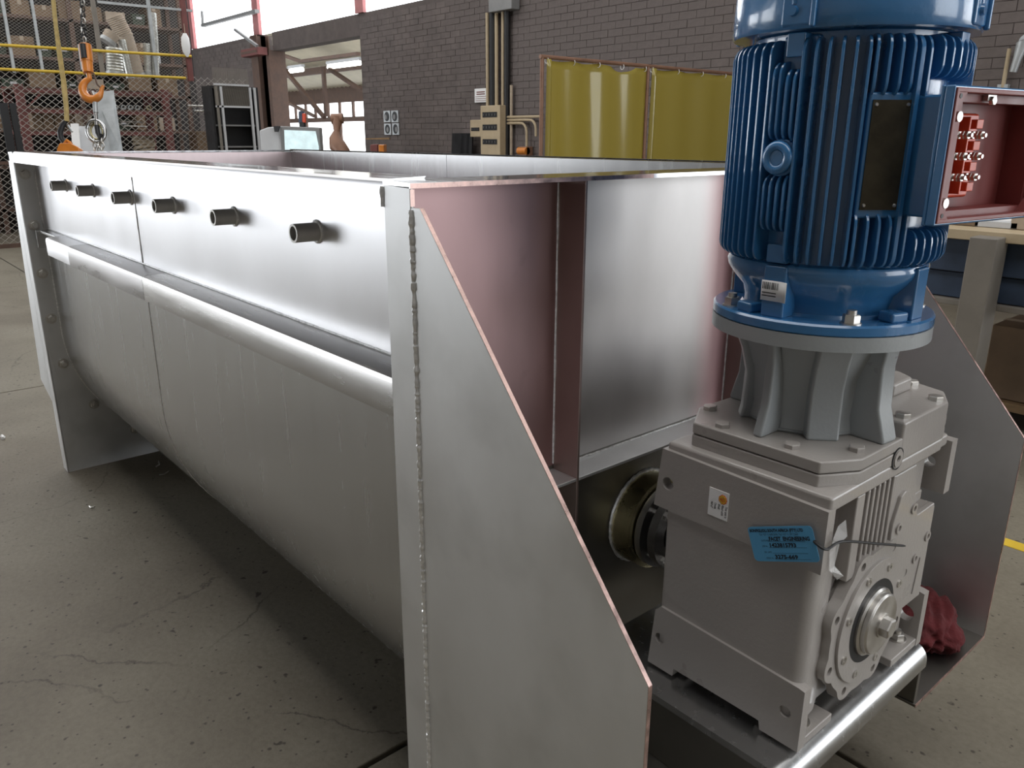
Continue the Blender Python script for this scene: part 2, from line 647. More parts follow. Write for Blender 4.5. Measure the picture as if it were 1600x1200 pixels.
# other walls and the roof that close the bay
ceil = MB().box(-24, -8, 6.0, 9, 7.3, 6.1).build('ceiling', M['roof'], kind='structure')
MB().box(-24.2, -8, 0, -24, -7.6, 6.0).box(-24.2, -0.4, 0, -24, 7.3, 6.0).box(-24.2, -7.6, 4.6, -24, -0.4, 6.0).build('wall_left', M['darkwall'], kind='structure')
MB().box(9, -8, 0, 9.2, 1.9, 6.0).box(9, 6.7, 0, 9.2, 7.3, 6.0).box(9, 1.9, 4.4, 9.2, 6.7, 6.0).build('wall_right', M['plaster'], kind='structure')
MB().box(-8.0, YW + 0.012, WT, 9, YW + 0.25, 6.0).build('wall_upper', M['darkwall'], kind='structure')
wf = MB()
wf.box(-24, -8.25, 0, -19.1, -8.0, 6.0).box(-9.9, -8.25, 0, 9, -8.0, 6.0).box(-19.1, -8.25, 4.4, -9.9, -8.0, 6.0)
wf.build('wall_front', M['plaster'], kind='structure')
M['pane'] = material('daylit_translucent_sheet', (0.9, 0.9, 0.9), 0.5, emit=((0.93, 0.97, 1.0), 2.6))
for i, (a, b) in enumerate(((-24.0, -19.55), (-19.35, -15.95), (-15.75, -11.88), (-11.68, -8.0))):
    MB().box(a, YW + 0.03, WT, b, YW + 0.05, 6.0).build('window_%d' % (i + 1), M['pane'], kind='structure', smooth=0)
# steel stanchions and the window posts above the brickwork
for i, x in enumerate((-19.45, -15.85, -11.78, -7.9)):
    c = MB().box(x - 0.10, YW - 0.03, WT, x + 0.10, YW + 0.10, 6.0)
    c.box(x - 0.13, YW - 0.05, WT, x + 0.13, YW - 0.03, 6.0)
    c.build('trim_%d' % (i + 1), M['pinksteel'], kind='structure')
c = MB().box(-15.95, YW - 0.16, 0, -15.93 + 0.30, YW - 0.14, 3.33).box(-15.81, YW - 0.14, 0, -15.79, YW + 0.10, 3.33).box(-15.95, YW + 0.10, 0, -15.65, YW + 0.12, 3.33)
c.build('trim_8', M['rust'], kind='structure')
MB().box(DX0 - 0.14, YW - 0.10, 0, DX0, YW + 0.25, 3.02).build('trim_9', M['rust'], kind='structure')

# ================================================================== THE TROUGH
W, H, LT, S_ = 1.194, 1.30, 2.664, 0.066      # width over flanges, rim height, length to far flange, flange projection
YC, ZC = W / 2, 0.601                          # axis of the round bottom
tr = thing('mixer_trough', (-1.3, YC, 0), 'long U-shaped stainless steel mixer trough with bolted end plates', 'trough')
T = 0.004
XN, XSEAM = -0.068, -1.45


def sheet(path, x0, x1, t=T):
    """bent sheet: path in (y, z), thickness to the inner (left) side"""
    n = len(path)
    inner = []
    for i, p in enumerate(path):
        a = Vector(path[max(i - 1, 0)])
        b = Vector(path[min(i + 1, n - 1)])
        d = (b - a).normalized()
        inner.append((p[0] - d.y * t, p[1] + d.x * t))
    return MB().prism(list(path) + inner[::-1], 'x', x0, x1)


arc = [(YC - (YC - S_) * cos(a), ZC - (YC - S_) * sin(a)) for a in [pi * k / 40 for k in range(41)]]
for (a, b) in ((-LT, XSEAM - 0.001), (XSEAM + 0.001, XN)):
    # path runs down the near side, round the bottom and up the far side: thickness goes inside
    sheet([(S_, 1.302), (S_, 1.012)], a, b).build('side_panel', M['steel_side'], tr)
    sheet([(S_, 1.010)] + arc + [(W - S_, 1.302)], a, b).build('bottom_shell', M['steel'], tr)


def bead(pts, r, name='weld_bead', step=0.006, seed=1, n=6):
    rnd = random.Random(seed)
    path, rad = [], []
    for i in range(len(pts) - 1):
        a, b = Vector(pts[i]), Vector(pts[i + 1])
        k = max(1, int((b - a).length / step))
        for j in range(k):
            path.append(a.lerp(b, j / k))
    path.append(Vector(pts[-1]))
    for i, p in enumerate(path):
        rad.append(r * (0.72 + 0.5 * rnd.random()))
        p.x += rnd.uniform(-1, 1) * r * 0.15
        p.z += rnd.uniform(-1, 1) * r * 0.15
    return MB().tube(path, rad, n).build(name, M['weld'], tr)


bead([(XSEAM, S_, 1.262), (XSEAM, S_, 1.022)], 0.0022, step=0.012, seed=3)
bead([(XSEAM, S_ , 0.955)] + [(XSEAM, p[0], p[1]) for p in arc[:22]], 0.0016, step=0.02, seed=4)

# rim: flange sloping outwards and a turned-down band, on both long sides
for sgn, y0 in ((1, 0.0), (-1, W)):
    Y = lambda q: y0 + sgn * q
    pts = [(Y(0.072), 1.3075), (Y(0.010), 1.3055), (Y(0.003), 1.302), (Y(0.0), 1.295), (Y(0.0), 1.266), (Y(0.004), 1.266), (Y(0.004), 1.293), (Y(0.012), 1.3000), (Y(0.066), 1.3025)]
    for a, b in ((-2.672, -1.62), (-1.62, -0.066)):
        MB().prism([pts[0], pts[1], pts[7], pts[8]], 'x', a, b).build('rim_flange', M['steel_rim'], tr)
        MB().prism(pts[1:8], 'x', a, b).build('rim_band', M['steel_side'], tr)
bead([(-0.070, -0.001, 1.296), (-0.070, -0.001, 1.268)], 0.003, seed=8, step=0.004)

# stiffening ledge half way up the near side (and its twin on the far side)
for sgn, y0 in ((1, 0.0), (-1, W)):
    Y = lambda q: y0 + sgn * q
    pts = [(Y(0.066), 1.020), (Y(0.010), 1.018), (Y(0.003), 1.015), (Y(0.0), 1.008), (Y(0.0), 0.955), (Y(0.005), 0.955), (Y(0.005), 1.006), (Y(0.012), 1.013), (Y(0.066), 1.015)]
    if sgn > 0:
        for k, (a, b) in enumerate(((-2.33, -2.02), (-2.018, -1.25), (-1.248, -0.066))):
            MB().prism(pts, 'x', a, b).build('ledge', (M['steel_side'], M['ledge_dark'], M['ledge'])[k], tr)
        e = MB().box(-2.60, 0.034, 1.008, -2.33, 0.066, 1.018).box(-2.604, 0.022, 0.950, -2.598, 0.066, 1.018)
        e.build('ledge_end', M['steel'], tr, bevel=0.002)
        bead([(-2.6, 0.0655, 1.021), (-0.07, 0.0655, 1.021)], 0.0022, seed=5, step=0.012)
    else:
        MB().prism(pts, 'x', -2.60, -0.066).build('ledge', M['steel'], tr)

# six short sockets on the near panel
soc = None
for k, x in enumerate((-2.205, -1.862, -1.484, -1.140, -0.767, -0.399)):
    s = MB().lathe([(0.0165, 0.0), (0.0165, 0.047), (0.0125, 0.047), (0.0125, 0.0)], (0, 0, 0), 20, 'y', closed=True)
    sv = MB().add([(v[0] + x, S_ - v[1], v[2] + 1.2) for v in s.v], s.f)
    so = sv.build('pipe_socket', M['socket'], tr)
    ring = [(x + 0.0185 * cos(a), S_ - 0.001, 1.2 + 0.0185 * sin(a)) for a in [2 * pi * j / 24 for j in range(24)]]
    MB().tube(ring, 0.003, 6, closed=True).build('socket_weld', M['weld'], so)

# bolted flange round the far end of the trough
RO = YC - 0.002
ring_out = [(0.002, 1.262), (0.002, ZC)] + [(YC - RO * cos(a), ZC - RO * sin(a)) for a in [pi * k / 40 for k in range(1, 40)]] + [(W - 0.002, ZC), (W - 0.002, 1.262)]
ring_in = [(S_ + 0.003, 1.262), (S_ + 0.003, ZC)] + [(YC - (RO - 0.066) * cos(a), ZC - (RO - 0.066) * sin(a)) for a in [pi * k / 40 for k in range(1, 40)]] + [(W - S_ - 0.003, ZC), (W - S_ - 0.003, 1.262)]
MB().prism(ring_out + ring_in[::-1], 'x', -LT - 0.010, -LT).build('end_flange', M['steel_plate'], tr)
bead([(-LT + 0.002, S_ - 0.001, 1.26), (-LT + 0.002, S_ - 0.001, ZC)] + [(-LT + 0.002, p[0], p[1]) for p in arc[1:20]], 0.0035, seed=12, step=0.012)
for (y, z) in ((0.031, 1.223), (0.032, 1.031), (0.032, 0.844), (0.036, 0.661), (0.052, 0.471), (0.141, 0.277), (0.286, 0.129)):
    bo = MB().hexa((-LT + 0.002, y, z), 0.0155, 0.012, 'x')
    bo.cyl((-LT, y, z), (-LT + 0.026, y, z), 0.0085, 10).lathe([(0.021, 0), (0.021, 0.003)], (-LT, y, z), 16, 'x')
    bo.build('flange_bolt', M['bolt'], tr)


# ---- dished end plates: sheet with its edges folded outwards
def end_plate(x_face, sgn, pink):
    """x_face: sheet face on the outside; sgn +1 folds towards +x"""
    x = x_face
    lo, hi = sorted((x, x - sgn * 0.006))
    parts = []
    if pink:
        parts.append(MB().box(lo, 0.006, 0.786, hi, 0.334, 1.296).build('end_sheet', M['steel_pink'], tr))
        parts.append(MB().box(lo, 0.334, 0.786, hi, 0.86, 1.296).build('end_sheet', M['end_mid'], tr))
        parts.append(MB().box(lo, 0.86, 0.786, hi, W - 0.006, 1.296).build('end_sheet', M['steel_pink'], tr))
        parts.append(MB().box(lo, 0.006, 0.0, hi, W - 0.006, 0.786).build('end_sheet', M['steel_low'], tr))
    else:
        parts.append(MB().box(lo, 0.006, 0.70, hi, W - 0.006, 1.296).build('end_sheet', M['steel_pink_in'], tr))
        parts.append(MB().box(lo, 0.006, 0.0, hi, W - 0.006, 0.70).build('end_sheet', M['steel_plate'], tr))
    xe = x + sgn * 0.062
    a, b = sorted((x - sgn * 0.006, xe))
    for y0, y1 in ((0.0, 0.006), (W - 0.006, W)):
        MB().box(a, y0, 0.0, b, y1, 1.300).build('folded_edge', M['steel_plate'], tr, bevel=0.0025)
    top = MB().prism([(x - sgn * 0.006, 1.2975), (x - sgn * 0.006, 1.3045), (xe, 1.3025), (xe, 1.2955)], 'y', 0.0, W)
    top.build('folded_rim', M['steel_rim'], tr)
    ed = MB().box(xe - 0.0005, 0.0, 1.2955, xe + 0.0008, W * 0.42, 1.3023)
    if sgn > 0:
        ed.box(xe - 0.0005, 0.0, 1.272, xe + 0.0008, 0.006, 1.2945)
        ed.build('cut_edge', M['cut_edge'], tr, smooth=0)


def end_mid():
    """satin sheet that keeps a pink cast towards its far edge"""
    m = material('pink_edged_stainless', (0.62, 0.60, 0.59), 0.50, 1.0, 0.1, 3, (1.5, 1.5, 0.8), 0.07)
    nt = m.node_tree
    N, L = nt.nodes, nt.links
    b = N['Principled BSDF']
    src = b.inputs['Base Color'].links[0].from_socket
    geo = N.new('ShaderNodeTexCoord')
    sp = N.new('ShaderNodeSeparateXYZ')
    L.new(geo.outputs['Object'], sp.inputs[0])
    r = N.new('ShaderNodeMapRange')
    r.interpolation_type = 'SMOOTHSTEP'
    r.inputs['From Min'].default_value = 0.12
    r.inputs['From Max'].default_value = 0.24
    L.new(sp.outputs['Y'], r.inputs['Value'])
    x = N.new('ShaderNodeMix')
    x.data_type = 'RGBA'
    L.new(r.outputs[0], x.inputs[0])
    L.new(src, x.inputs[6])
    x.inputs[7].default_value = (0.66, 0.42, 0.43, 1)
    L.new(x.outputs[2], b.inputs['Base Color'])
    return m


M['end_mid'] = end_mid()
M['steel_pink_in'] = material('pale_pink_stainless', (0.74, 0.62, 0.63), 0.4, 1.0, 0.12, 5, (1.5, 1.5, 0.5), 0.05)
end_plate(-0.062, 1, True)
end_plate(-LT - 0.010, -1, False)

# ribs and shelf inside the near dished end
for y in (0.334, 0.856):
    MB().box(-0.062, y, 0.302, 0.0, y + 0.006, 1.296).build('rib', M['steel_rib'], tr, bevel=0.001, seg=1)
    bead([(-0.061, y - 0.001, 0.79), (-0.061, y - 0.001, 1.29)], 0.002, seed=21, step=0.03)
for a, b in ((0.006, 0.334), (0.340, 0.856), (0.862, W - 0.006)):
    MB().box(-0.062, a, 0.774, 0.0, b, 0.780).build('shelf', M['steel_plate'], tr, bevel=0.001, seg=1)
bead([(-0.061, 0.341, 0.781), (-0.061, 0.855, 0.781)], 0.0022, seed=22, step=0.01)

# side wings (gussets) that carry the drive
wing = [(0.0, 1.2706), (0.021, 1.2706), (0.4445, 0.772), (0.4445, 0.2956), (0.0, 0.2956)]
for y0 in (0.0, W - 0.006):
    g = MB().prism(wing, 'y', y0, y0 + 0.006).build('wing_plate', M['steel_plate'], tr, bevel=0.0008, seg=1)
    e = MB()
    n = Vector((0.4986, 0, 0.4235)).normalized()
    p0, p1 = Vector((0.021, 0, 1.2706)), Vector((0.4445, 0, 0.772))
    e.add([(p0.x, y0, p0.z), (p1.x, y0, p1.z), (p1.x, y0 + 0.006, p1.z), (p0.x, y0 + 0.006, p0.z)] + [(p.x + n.x * 0.0008, yy, p.z + n.z * 0.0008) for p, yy in ((p0, y0), (p1, y0), (p1, y0 + 0.006), (p0, y0 + 0.006))],
          [(0, 1, 2, 3), (4, 7, 6, 5), (0, 4, 5, 1), (1, 5, 6, 2), (2, 6, 7, 3), (3, 7, 4, 0)])
    e.box(0.4445, y0, 0.2956, 0.4452, y0 + 0.006, 0.772)
    e.build('cut_edge', M['cut_edge'], g, smooth=0)
bead([(0.001, 0.0005, 1.268), (0.001, 0.0005, 0.30)], 0.0048, seed=31, step=0.0032)
wing2 = [(-2.736, 1.2706), (-2.757, 1.2706), (-2.90, 0.36), (-2.736, 0.30)]
for y0 in (0.0, W - 0.006):
    MB().prism(wing2, 'y', y0, y0 + 0.006).build('wing_plate', M['steel_plate'], tr, bevel=0.0008, seg=1)

# base plate between the wings and the bent bench for the gearbox
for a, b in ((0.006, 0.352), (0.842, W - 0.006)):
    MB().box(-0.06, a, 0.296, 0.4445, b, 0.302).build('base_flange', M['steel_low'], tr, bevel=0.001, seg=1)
    MB().box(0.4440, a, 0.2955, 0.4452, b, 0.3025).build('cut_edge', M['cut_edge'], tr, smooth=0)
ro, ri, BT = 0.034, 0.022, 0.430
prof = [(0.016, BT)] + [(0.446 - ro + ro * sin(a), BT - ro + ro * cos(a)) for a in [pi / 2 * k / 8 for k in range(9)]] + [(0.446, 0.384), (0.434, 0.384)] + \
       [(0.446 - ro + ri * cos(a), BT - ro + ri * sin(a)) for a in [pi / 2 * k / 8 for k in range(9)]] + [(0.016, BT - 0.012)]
bench = MB().prism(prof, 'y', 0.347, 0.857).build('drive_bench', M['steel'], tr)
for a, b in ((0.347, 0.357), (0.845, 0.857)):
    MB().prism([(0.016, 0.3022), (0.440, 0.3022), (0.440, 0.384), (0.400, BT - 0.0122), (0.016, BT - 0.0122)], 'y', a, b).build('bench_side', M['steel_low'], bench, bevel=0.001, seg=1)

# shaft seal housing on the end plate
hs = MB().lathe([(0.098, 0.0), (0.098, 0.050), (0.090, 0.052), (0.078, 0.052), (0.078, 0.0)], (-0.062, YC, ZC), 48, 'x', closed=True).build('seal_housing', M['brass'], tr)
bead([(-0.060, YC + 0.1 * cos(a), ZC + 0.1 * sin(a)) for a in [2 * pi * k / 48 for k in range(49)]], 0.004, seed=41, step=0.006)
MB().lathe([(0.088, 0.056), (0.088, 0.070), (0.05, 0.070), (0.05, 0.056)], (-0.062, YC, ZC), 40, 'x', closed=True).build('gland_ring', M['steel_dark'], hs)
MB().lathe([(0.080, 0.082), (0.080, 0.100), (0.05, 0.100), (0.05, 0.082)], (-0.062, YC, ZC), 40, 'x', closed=True).build('gland_follower', M['steel_dark'], hs)
for k in range(4):
    a = pi / 4 + k * pi / 2
    b = MB().cyl((-0.01, YC + 0.07 * cos(a), ZC + 0.07 * sin(a)), (0.058, YC + 0.07 * cos(a), ZC + 0.07 * sin(a)), 0.005, 8)
    b.hexa((0.038, YC + 0.07 * cos(a), ZC + 0.07 * sin(a)), 0.010, 0.008, 'x')
    b.build('gland_stud', M['bolt'], hs)
MB().cyl((-0.01, YC, ZC), (0.16, YC, ZC), 0.042, 32).build('drive_shaft', M['steel_dark'], tr)

# ================================================================== THE GEARBOX
gx = thing('gearbox', (0.28, 0.62, 0.436), 'grey gearbox with round output flange, directly beneath the blue motor', 'gearbox')
G = M['gear']
SY, SZ = 0.597, 0.595           # output shaft axis
# housing core
cnr = [(0.400 + 0.020 * sin(q), 0.4295 - 0.020 * cos(q)) for q in [pi / 2 * k / 8 for k in range(9)]]
MB().prism([(0.145, 0.4095)] + cnr + [(0.416, 0.470), (0.405, 0.500), (0.405, 0.805), (0.145, 0.805)], 'z', 0.470, 0.762).build('housing', G, gx, bevel=0.004, seg=3)
MB().prism([(0.150, 0.424), (0.330, 0.424), (0.345, 0.440), (0.350, 0.498), (0.404, 0.500), (0.404, 0.800), (0.150, 0.800)], 'z', 0.755, 0.850).build('upper_housing', G, gx, bevel=0.005, seg=3)
# front wall right of the cooling ribs
MB().prism([(0.632, 0.842), (0.712, 0.842), (0.728, 0.780), (0.745, 0.735), (0.804, 0.744), (0.804, 0.551), (0.70, 0.56), (0.632, 0.62)], 'x', 0.398, 0.424).build('front_wall', G, gx, bevel=0.004)
# cooling ribs
for y in (0.513, 0.5395, 0.5565, 0.5735, 0.5905, 0.6075, 0.6245):
    w = 0.012 if y > 0.52 else 0.03
    MB().prism([(y - w / 2 + 0.002, 0.70), (y + w / 2 - 0.002, 0.70), (y + w / 2 - 0.002, 0.846), (y - w / 2 + 0.002, 0.846)], 'x', 0.400, 0.427).build('cooling_rib', G, gx, bevel=0.0025)
# upper band and the stepped top
MB().prism([(0.135, 0.412), (0.43, 0.412), (0.43, 0.790), (0.135, 0.790)], 'z', 0.846, 0.872).build('upper_band', G, gx, bevel=0.006, seg=3)
plate = [(0.172, 0.428), (0.396, 0.430), (0.43, 0.490), (0.43, 0.79), (0.136, 0.79), (0.130, 0.500)]
MB().prism(plate, 'z', 0.870, 0.8915).build('top_flange', G, gx, bevel=0.003)
MB().prism(plate, 'z', 0.8925, 0.912).build('adapter_base', G, gx, bevel=0.003)
blk = [(0.431, 0.619), (0.431, 0.782), (0.402, 0.838), (0.33, 0.862), (0.14, 0.862), (0.14, 0.70), (0.30, 0.66), (0.36, 0.619)]
MB().prism(blk, 'z', 0.872, 0.938).build('side_cover', G, gx, bevel=0.005, seg=3)
MB().prism([(0.36, 0.73), (0.36, 0.80), (0.33, 0.82), (0.20, 0.82), (0.20, 0.73)], 'z', 0.936, 0.962).build('cover_boss', G, gx, bevel=0.006, seg=3)
MB().prism([(0.14, 0.78), (0.425, 0.78), (0.425, 0.825), (0.410, 0.835), (0.14, 0.835)], 'z', 0.846, 0.868).build('side_ledge', G, gx, bevel=0.005)
# mounting ears along both sides, with their bolt holes
ear = [(0.120, 0.752), (0.431, 0.752), (0.431, 0.853), (0.132, 0.860)]
hole = lambda x, z, r=0.0115: circ(x, z, r, 20)
MB().prism(ear, 'y', 0.404, 0.425, [hole(0.147, 0.800)]).build('mounting_ear', G, gx)
MB().prism(ear, 'y', 0.832, 0.855, [hole(0.147, 0.800), hole(0.398, 0.805)]).build('mounting_ear', G, gx)
MB().box(0.15, 0.795, 0.80, 0.385, 0.836, 0.846).build('ear_web', G, gx, bevel=0.004)
# feet
foot = [(0.128, 0.436), (0.184, 0.436), (0.186, 0.452), (0.360, 0.452), (0.363, 0.436), (0.431, 0.436), (0.431, 0.548), (0.420, 0.550), (0.150, 0.562), (0.138, 0.55)]
MB().prism(foot, 'y', 0.404, 0.424, [hole(0.151, 0.497, 0.010), hole(0.403, 0.496, 0.010)]).build('foot', G, gx)
MB().prism([(x, z if z > 0.5 else z) for x, z in foot], 'y', 0.828, 0.848, [hole(0.151, 0.497, 0.010), hole(0.403, 0.496, 0.016)]).build('foot', G, gx)
for x0, x1 in ((0.128, 0.20), (0.345, 0.430)):
    MB().box(x0, 0.42, 0.436, x1, 0.512, 0.452).build('foot_flange', G, gx, bevel=0.002)
    MB().box(x0, 0.725, 0.436, x1, 0.832, 0.452).build('foot_flange', G, gx, bevel=0.002)
MB().box(0.150, 0.505, 0.452, 0.395, 0.735, 0.475).build('sump', G, gx, bevel=0.006)
for x, y in ((0.405, 0.452), (0.405, 0.800), (0.165, 0.452), (0.165, 0.800)):
    b = MB().lathe([(0.017, 0), (0.017, 0.003)], (x, y, 0.452), 20).hexa((x, y, 0.455), 0.0135, 0.011)
    b.cyl((x, y, 0.455), (x, y, 0.472), 0.007, 12)
    b.build('foot_bolt', M['bolt'], gx)
# output flange with its eight lobes
hang = [math.atan2(z - SZ, y - SY) for y, z in ((0.548, 0.708), (0.476, 0.644), (0.475, 0.549), (0.541, 0.481), (0.644, 0.477), (0.715, 0.542), (0.720, 0.637), (0.650, 0.705))]
outl = []
for k in range(96):
    a = 2 * pi * k / 96
    d = min(abs((a - h + pi) % (2 * pi) - pi) for h in hang)
    outl.append((SY + (0.130 + 0.013 * max(0.0, 1 - (d / 0.22) ** 2)) * cos(a), SZ + (0.130 + 0.013 * max(0.0, 1 - (d / 0.22) ** 2)) * sin(a)))
MB().prism(outl, 'x', 0.412, 0.431, [circ(SY + 0.127 * cos(h), SZ + 0.127 * sin(h), 0.0075, 14) for h in hang] + [circ(SY, SZ, 0.07, 40)]).build('output_flange', G, gx)
MB().lathe([(0.128, -0.03), (0.124, 0.012)], (0.400, SY, SZ), 64, 'x').build('flange_hub', G, gx)
MB().lathe([(0.110, 0.0), (0.110, 0.006), (0.074, 0.006), (0.070, -0.004), (0.070, -0.01)], (0.430, SY, SZ), 72, 'x').build('bearing_cover', G, gx, bevel=0.0008)
for k in range(8):
    a = radians(22.5 + 45 * k)
    s = MB().lathe([(0.0075, 0), (0.0075, 0.0025), (0.004, 0.0025), (0.004, 0.0005)], (0.436, SY + 0.094 * cos(a), SZ + 0.094 * sin(a)), 14, 'x')
    s.build('socket_screw', M['bolt'], gx)
MB().lathe([(0.074, 0.0), (0.058, -0.004), (0.052, -0.012)], (0.4362, SY, SZ), 56, 'x').build('shaft_seal', M['black'], gx)
hub = MB().lathe([(0.060, -0.02), (0.060, 0.010), (0.057, 0.013), (0.050, 0.013)], (0.430, SY, SZ), 56, 'x').build('hollow_shaft', M['bolt'], gx)
cp = MB().lathe([(0.054, 0), (0.054, 0.007), (0.051, 0.010), (0.0001, 0.010)], (0.443, SY, SZ), 56, 'x').build('retaining_disc', M['disc'] if 'disc' in M else M['bolt'], gx, bevel=0.0005)
MB().lathe([(0.021, 0), (0.021, 0.003)], (0.453, SY, SZ), 24, 'x').hexa((0.456, SY, SZ), 0.0175, 0.014, 'x', 0.3).build('shaft_bolt', M['bolt'], cp)
# inspection cover with its screws
cov = [(0.655, 0.800), (0.668, 0.806), (0.682, 0.803), (0.735, 0.742), (0.802, 0.744), (0.806, 0.735), (0.806, 0.556), (0.70, 0.556), (0.645, 0.62), (0.637, 0.738), (0.638, 0.756)]
cv = MB().prism(cov, 'x', 0.420, 0.4296).build('inspection_cover', G, gx, bevel=0.002)
for y, z in ((0.711, 0.774 - 0.012), (0.660, 0.742), (0.792, 0.682), (0.752, 0.652)):
    MB().lathe([(0.010, 0), (0.010, 0.004), (0.0055, 0.004), (0.005, 0.001)], (0.4285, y, z), 18, 'x').build('cover_screw', G, cv)
MB().prism([(0.765, 0.575), (0.770, 0.575), (0.780, 0.645), (0.775, 0.645)], 'x', 0.428, 0.4315).build('casting_line', G, cv)
lp = MB().lathe([(0.017, 0), (0.017, 0.001), (0.014, 0.001), (0.014, 0.003), (0.006, 0.003), (0.005, 0.0)], (0.4300, 0.611, 0.880), 28, 'x').build('level_plug', M['gear'], gx)
MB().lathe([(0.0185, 0), (0.0185, 0.0016), (0.0165, 0.0016), (0.0165, 0)], (0.4300, 0.611, 0.880), 28, 'x', closed=True).build('plug_seal', M['black'], lp)
# bolts on the top plates
for x, y, z in ((0.150, 0.505, 0.912), (0.215, 0.448, 0.912), (0.338, 0.452, 0.912), (0.408, 0.515, 0.912), (0.415, 0.645, 0.938), (0.412, 0.775, 0.938), (0.345, 0.836, 0.938)):
    mt = M['gear'] if y < 0.53 and x > 0.2 else M['bolt']
    MB().hexa((x, y, z - 0.001), 0.0125, 0.0085).build('top_bolt', mt, gx)
# lantern between gearbox and motor
AX, AY = 0.28, 0.595
lan = MB().lathe([(0.104, 0.0), (0.100, 0.008), (0.096, 0.03), (0.100, 0.09), (0.122, 0.150), (0.126, 0.158)], (AX, AY, 0.911), 8).build('lantern', M['lantern'], gx, bevel=0.012, seg=3, smooth=25)
for az, th in ((-91, 0.016), (-4, 0.040), (89, 0.016), (176, 0.040), (-48, 0.05), (-138, 0.03)):
    a = radians(az)
    n, t = Vector((cos(a), sin(a), 0)), Vector((-sin(a), cos(a), 0))
    pr = [(0.07, 0.911), (0.146, 0.911), (0.146, 0.918), (0.132, 0.965), (0.129, 1.03), (0.134, 1.068), (0.07, 1.068)]
    if az in (-48, -138):
        pr = [(0.07, 0.911), (0.112, 0.911), (0.108, 0.93), (0.106, 0.99), (0.116, 1.03), (0.132, 1.068), (0.07, 1.068)]
    k = len(pr)
    c = Vector((AX, AY, 0))
    vs = [c + n * r - t * th / 2 + Vector((0, 0, z)) for r, z in pr] + [c + n * r + t * th / 2 + Vector((0, 0, z)) for r, z in pr]
    MB().add(vs, [tuple(range(k)), tuple(range(2 * k - 1, k - 1, -1))] + [(i, i + k, (i + 1) % k + k, (i + 1) % k) for i in range(k)]).build('lantern_web', M['lantern'], gx, bevel=0.005, seg=3)
MB().lathe([(0.10, 0.0), (0.160, 0.0), (0.167, 0.002), (0.167, 0.024), (0.10, 0.024)], (AX, AY, 1.066), 96).build('lantern_flange', M['lantern'], gx)
# oil sticker on the ear, print turned on its side
st = MB().box(0.231, 0.4028, 0.776, 0.268, 0.404, 0.824).build('oil_sticker', M['white'], gx, smooth=0, label='small white oil sticker with a yellow emblem')


def scallop(c, r):
    """fan-shaped shell outline lying on its side (its top points to +x)"""
    pts = []
    for k in range(49):
        a = radians(-118 + 236 * k / 48)
        rr = r * (1.0 + 0.055 * cos(7 * 2 * pi * k / 48 + pi))
        pts.append((c[0] + rr * cos(a), c[1] + rr * 1.05 * sin(a)))
    pts += [(c[0] - r * 0.95, c[1] + r * 0.45), (c[0] - r * 0.95, c[1] - r * 0.45)]
    return pts


MB().prism(scallop((0.2575, 0.8105), 0.0078), 'y', 0.4024, 0.4028).build('emblem_outline', M['redterm'], st, smooth=0)
em = MB().prism(scallop((0.2575, 0.8105), 0.0066), 'y', 0.4020, 0.4026).build('emblem', M['yellow'], st, smooth=0)
for k in range(5):
    a = radians(-64 + 32 * k)
    p0, p1 = Vector((0.2525, 0.4018, 0.8105)), Vector((0.2575 + 0.0058 * cos(a), 0.4018, 0.8105 + 0.0058 * sin(a)))
    MB().beam(p0, p1, 0.0004, 0.0004).build('emblem_line', M['redterm'], em, smooth=0)
for k, (tx, w) in enumerate((('This unit is', 0.020), ('filled with', 0.018), ('Shell', 0.009), ('Omala', 0.011), ('460 x7', 0.011))):
    put_text(tx, 0.0058, (0.2635 - 0.0068 * k, 0.4026, 0.801), (0, 0, -1), (1, 0, 0), M['ink'], st, width=w, bold=0.0001)

# ================================================================== THE MOTOR
mo = thing('electric_motor', (AX, AY, 1.090), 'upright glossy blue finned electric motor with open terminal box', 'motor')
B = M['blue']
C3 = Vector((AX, AY, 0))


def radial(az):
    a = radians(az)
    return Vector((cos(a), sin(a), 0)), Vector((-sin(a), cos(a), 0))


def slab(az, pr, th, name, m, parent, bevel=0.0, seg=2):
    """plate standing radially: pr in (radius, z), thickness th across"""
    n, t = radial(az)
    k = len(pr)
    vs = [C3 + n * r - t * th / 2 + Vector((0, 0, z)) for r, z in pr] + [C3 + n * r + t * th / 2 + Vector((0, 0, z)) for r, z in pr]
    return MB().add(vs, [tuple(range(k)), tuple(range(2 * k - 1, k - 1, -1))] + [(i, i + k, (i + 1) % k + k, (i + 1) % k) for i in range(k)]).build(name, m, parent, bevel=bevel, seg=seg)


def rbox(az, r0, r1, t0, t1, z0, z1):
    n, t = radial(az)
    vs = [C3 + n * r + t * q + Vector((0, 0, z)) for z in (z0, z1) for q in (t0, t1) for r in (r0, r1)]
    return MB().add(vs, [(0, 2, 3, 1), (4, 5, 7, 6), (0, 1, 5, 4), (2, 6, 7, 3), (0, 4, 6, 2), (1, 3, 7, 5)])


MB().lathe([(0.10, 1.0905), (0.165, 1.0905), (0.167, 1.0925), (0.167, 1.104), (0.164, 1.107), (0.124, 1.107), (0.121, 1.112)], (AX, AY, 0), 96).build('mounting_flange', B, mo)
MB().lathe([(0.119, 1.105), (0.119, 1.122), (0.124, 1.138), (0.140, 1.156), (0.148, 1.168), (0.150, 1.178), (0.147, 1.184), (0.136, 1.187)], (AX, AY, 0), 96).build('end_bell', B, mo)
MB().lathe([(0.137, 1.180), (0.137, 1.498), (0.12, 1.512)], (AX, AY, 0), 96).build('frame', B, mo)
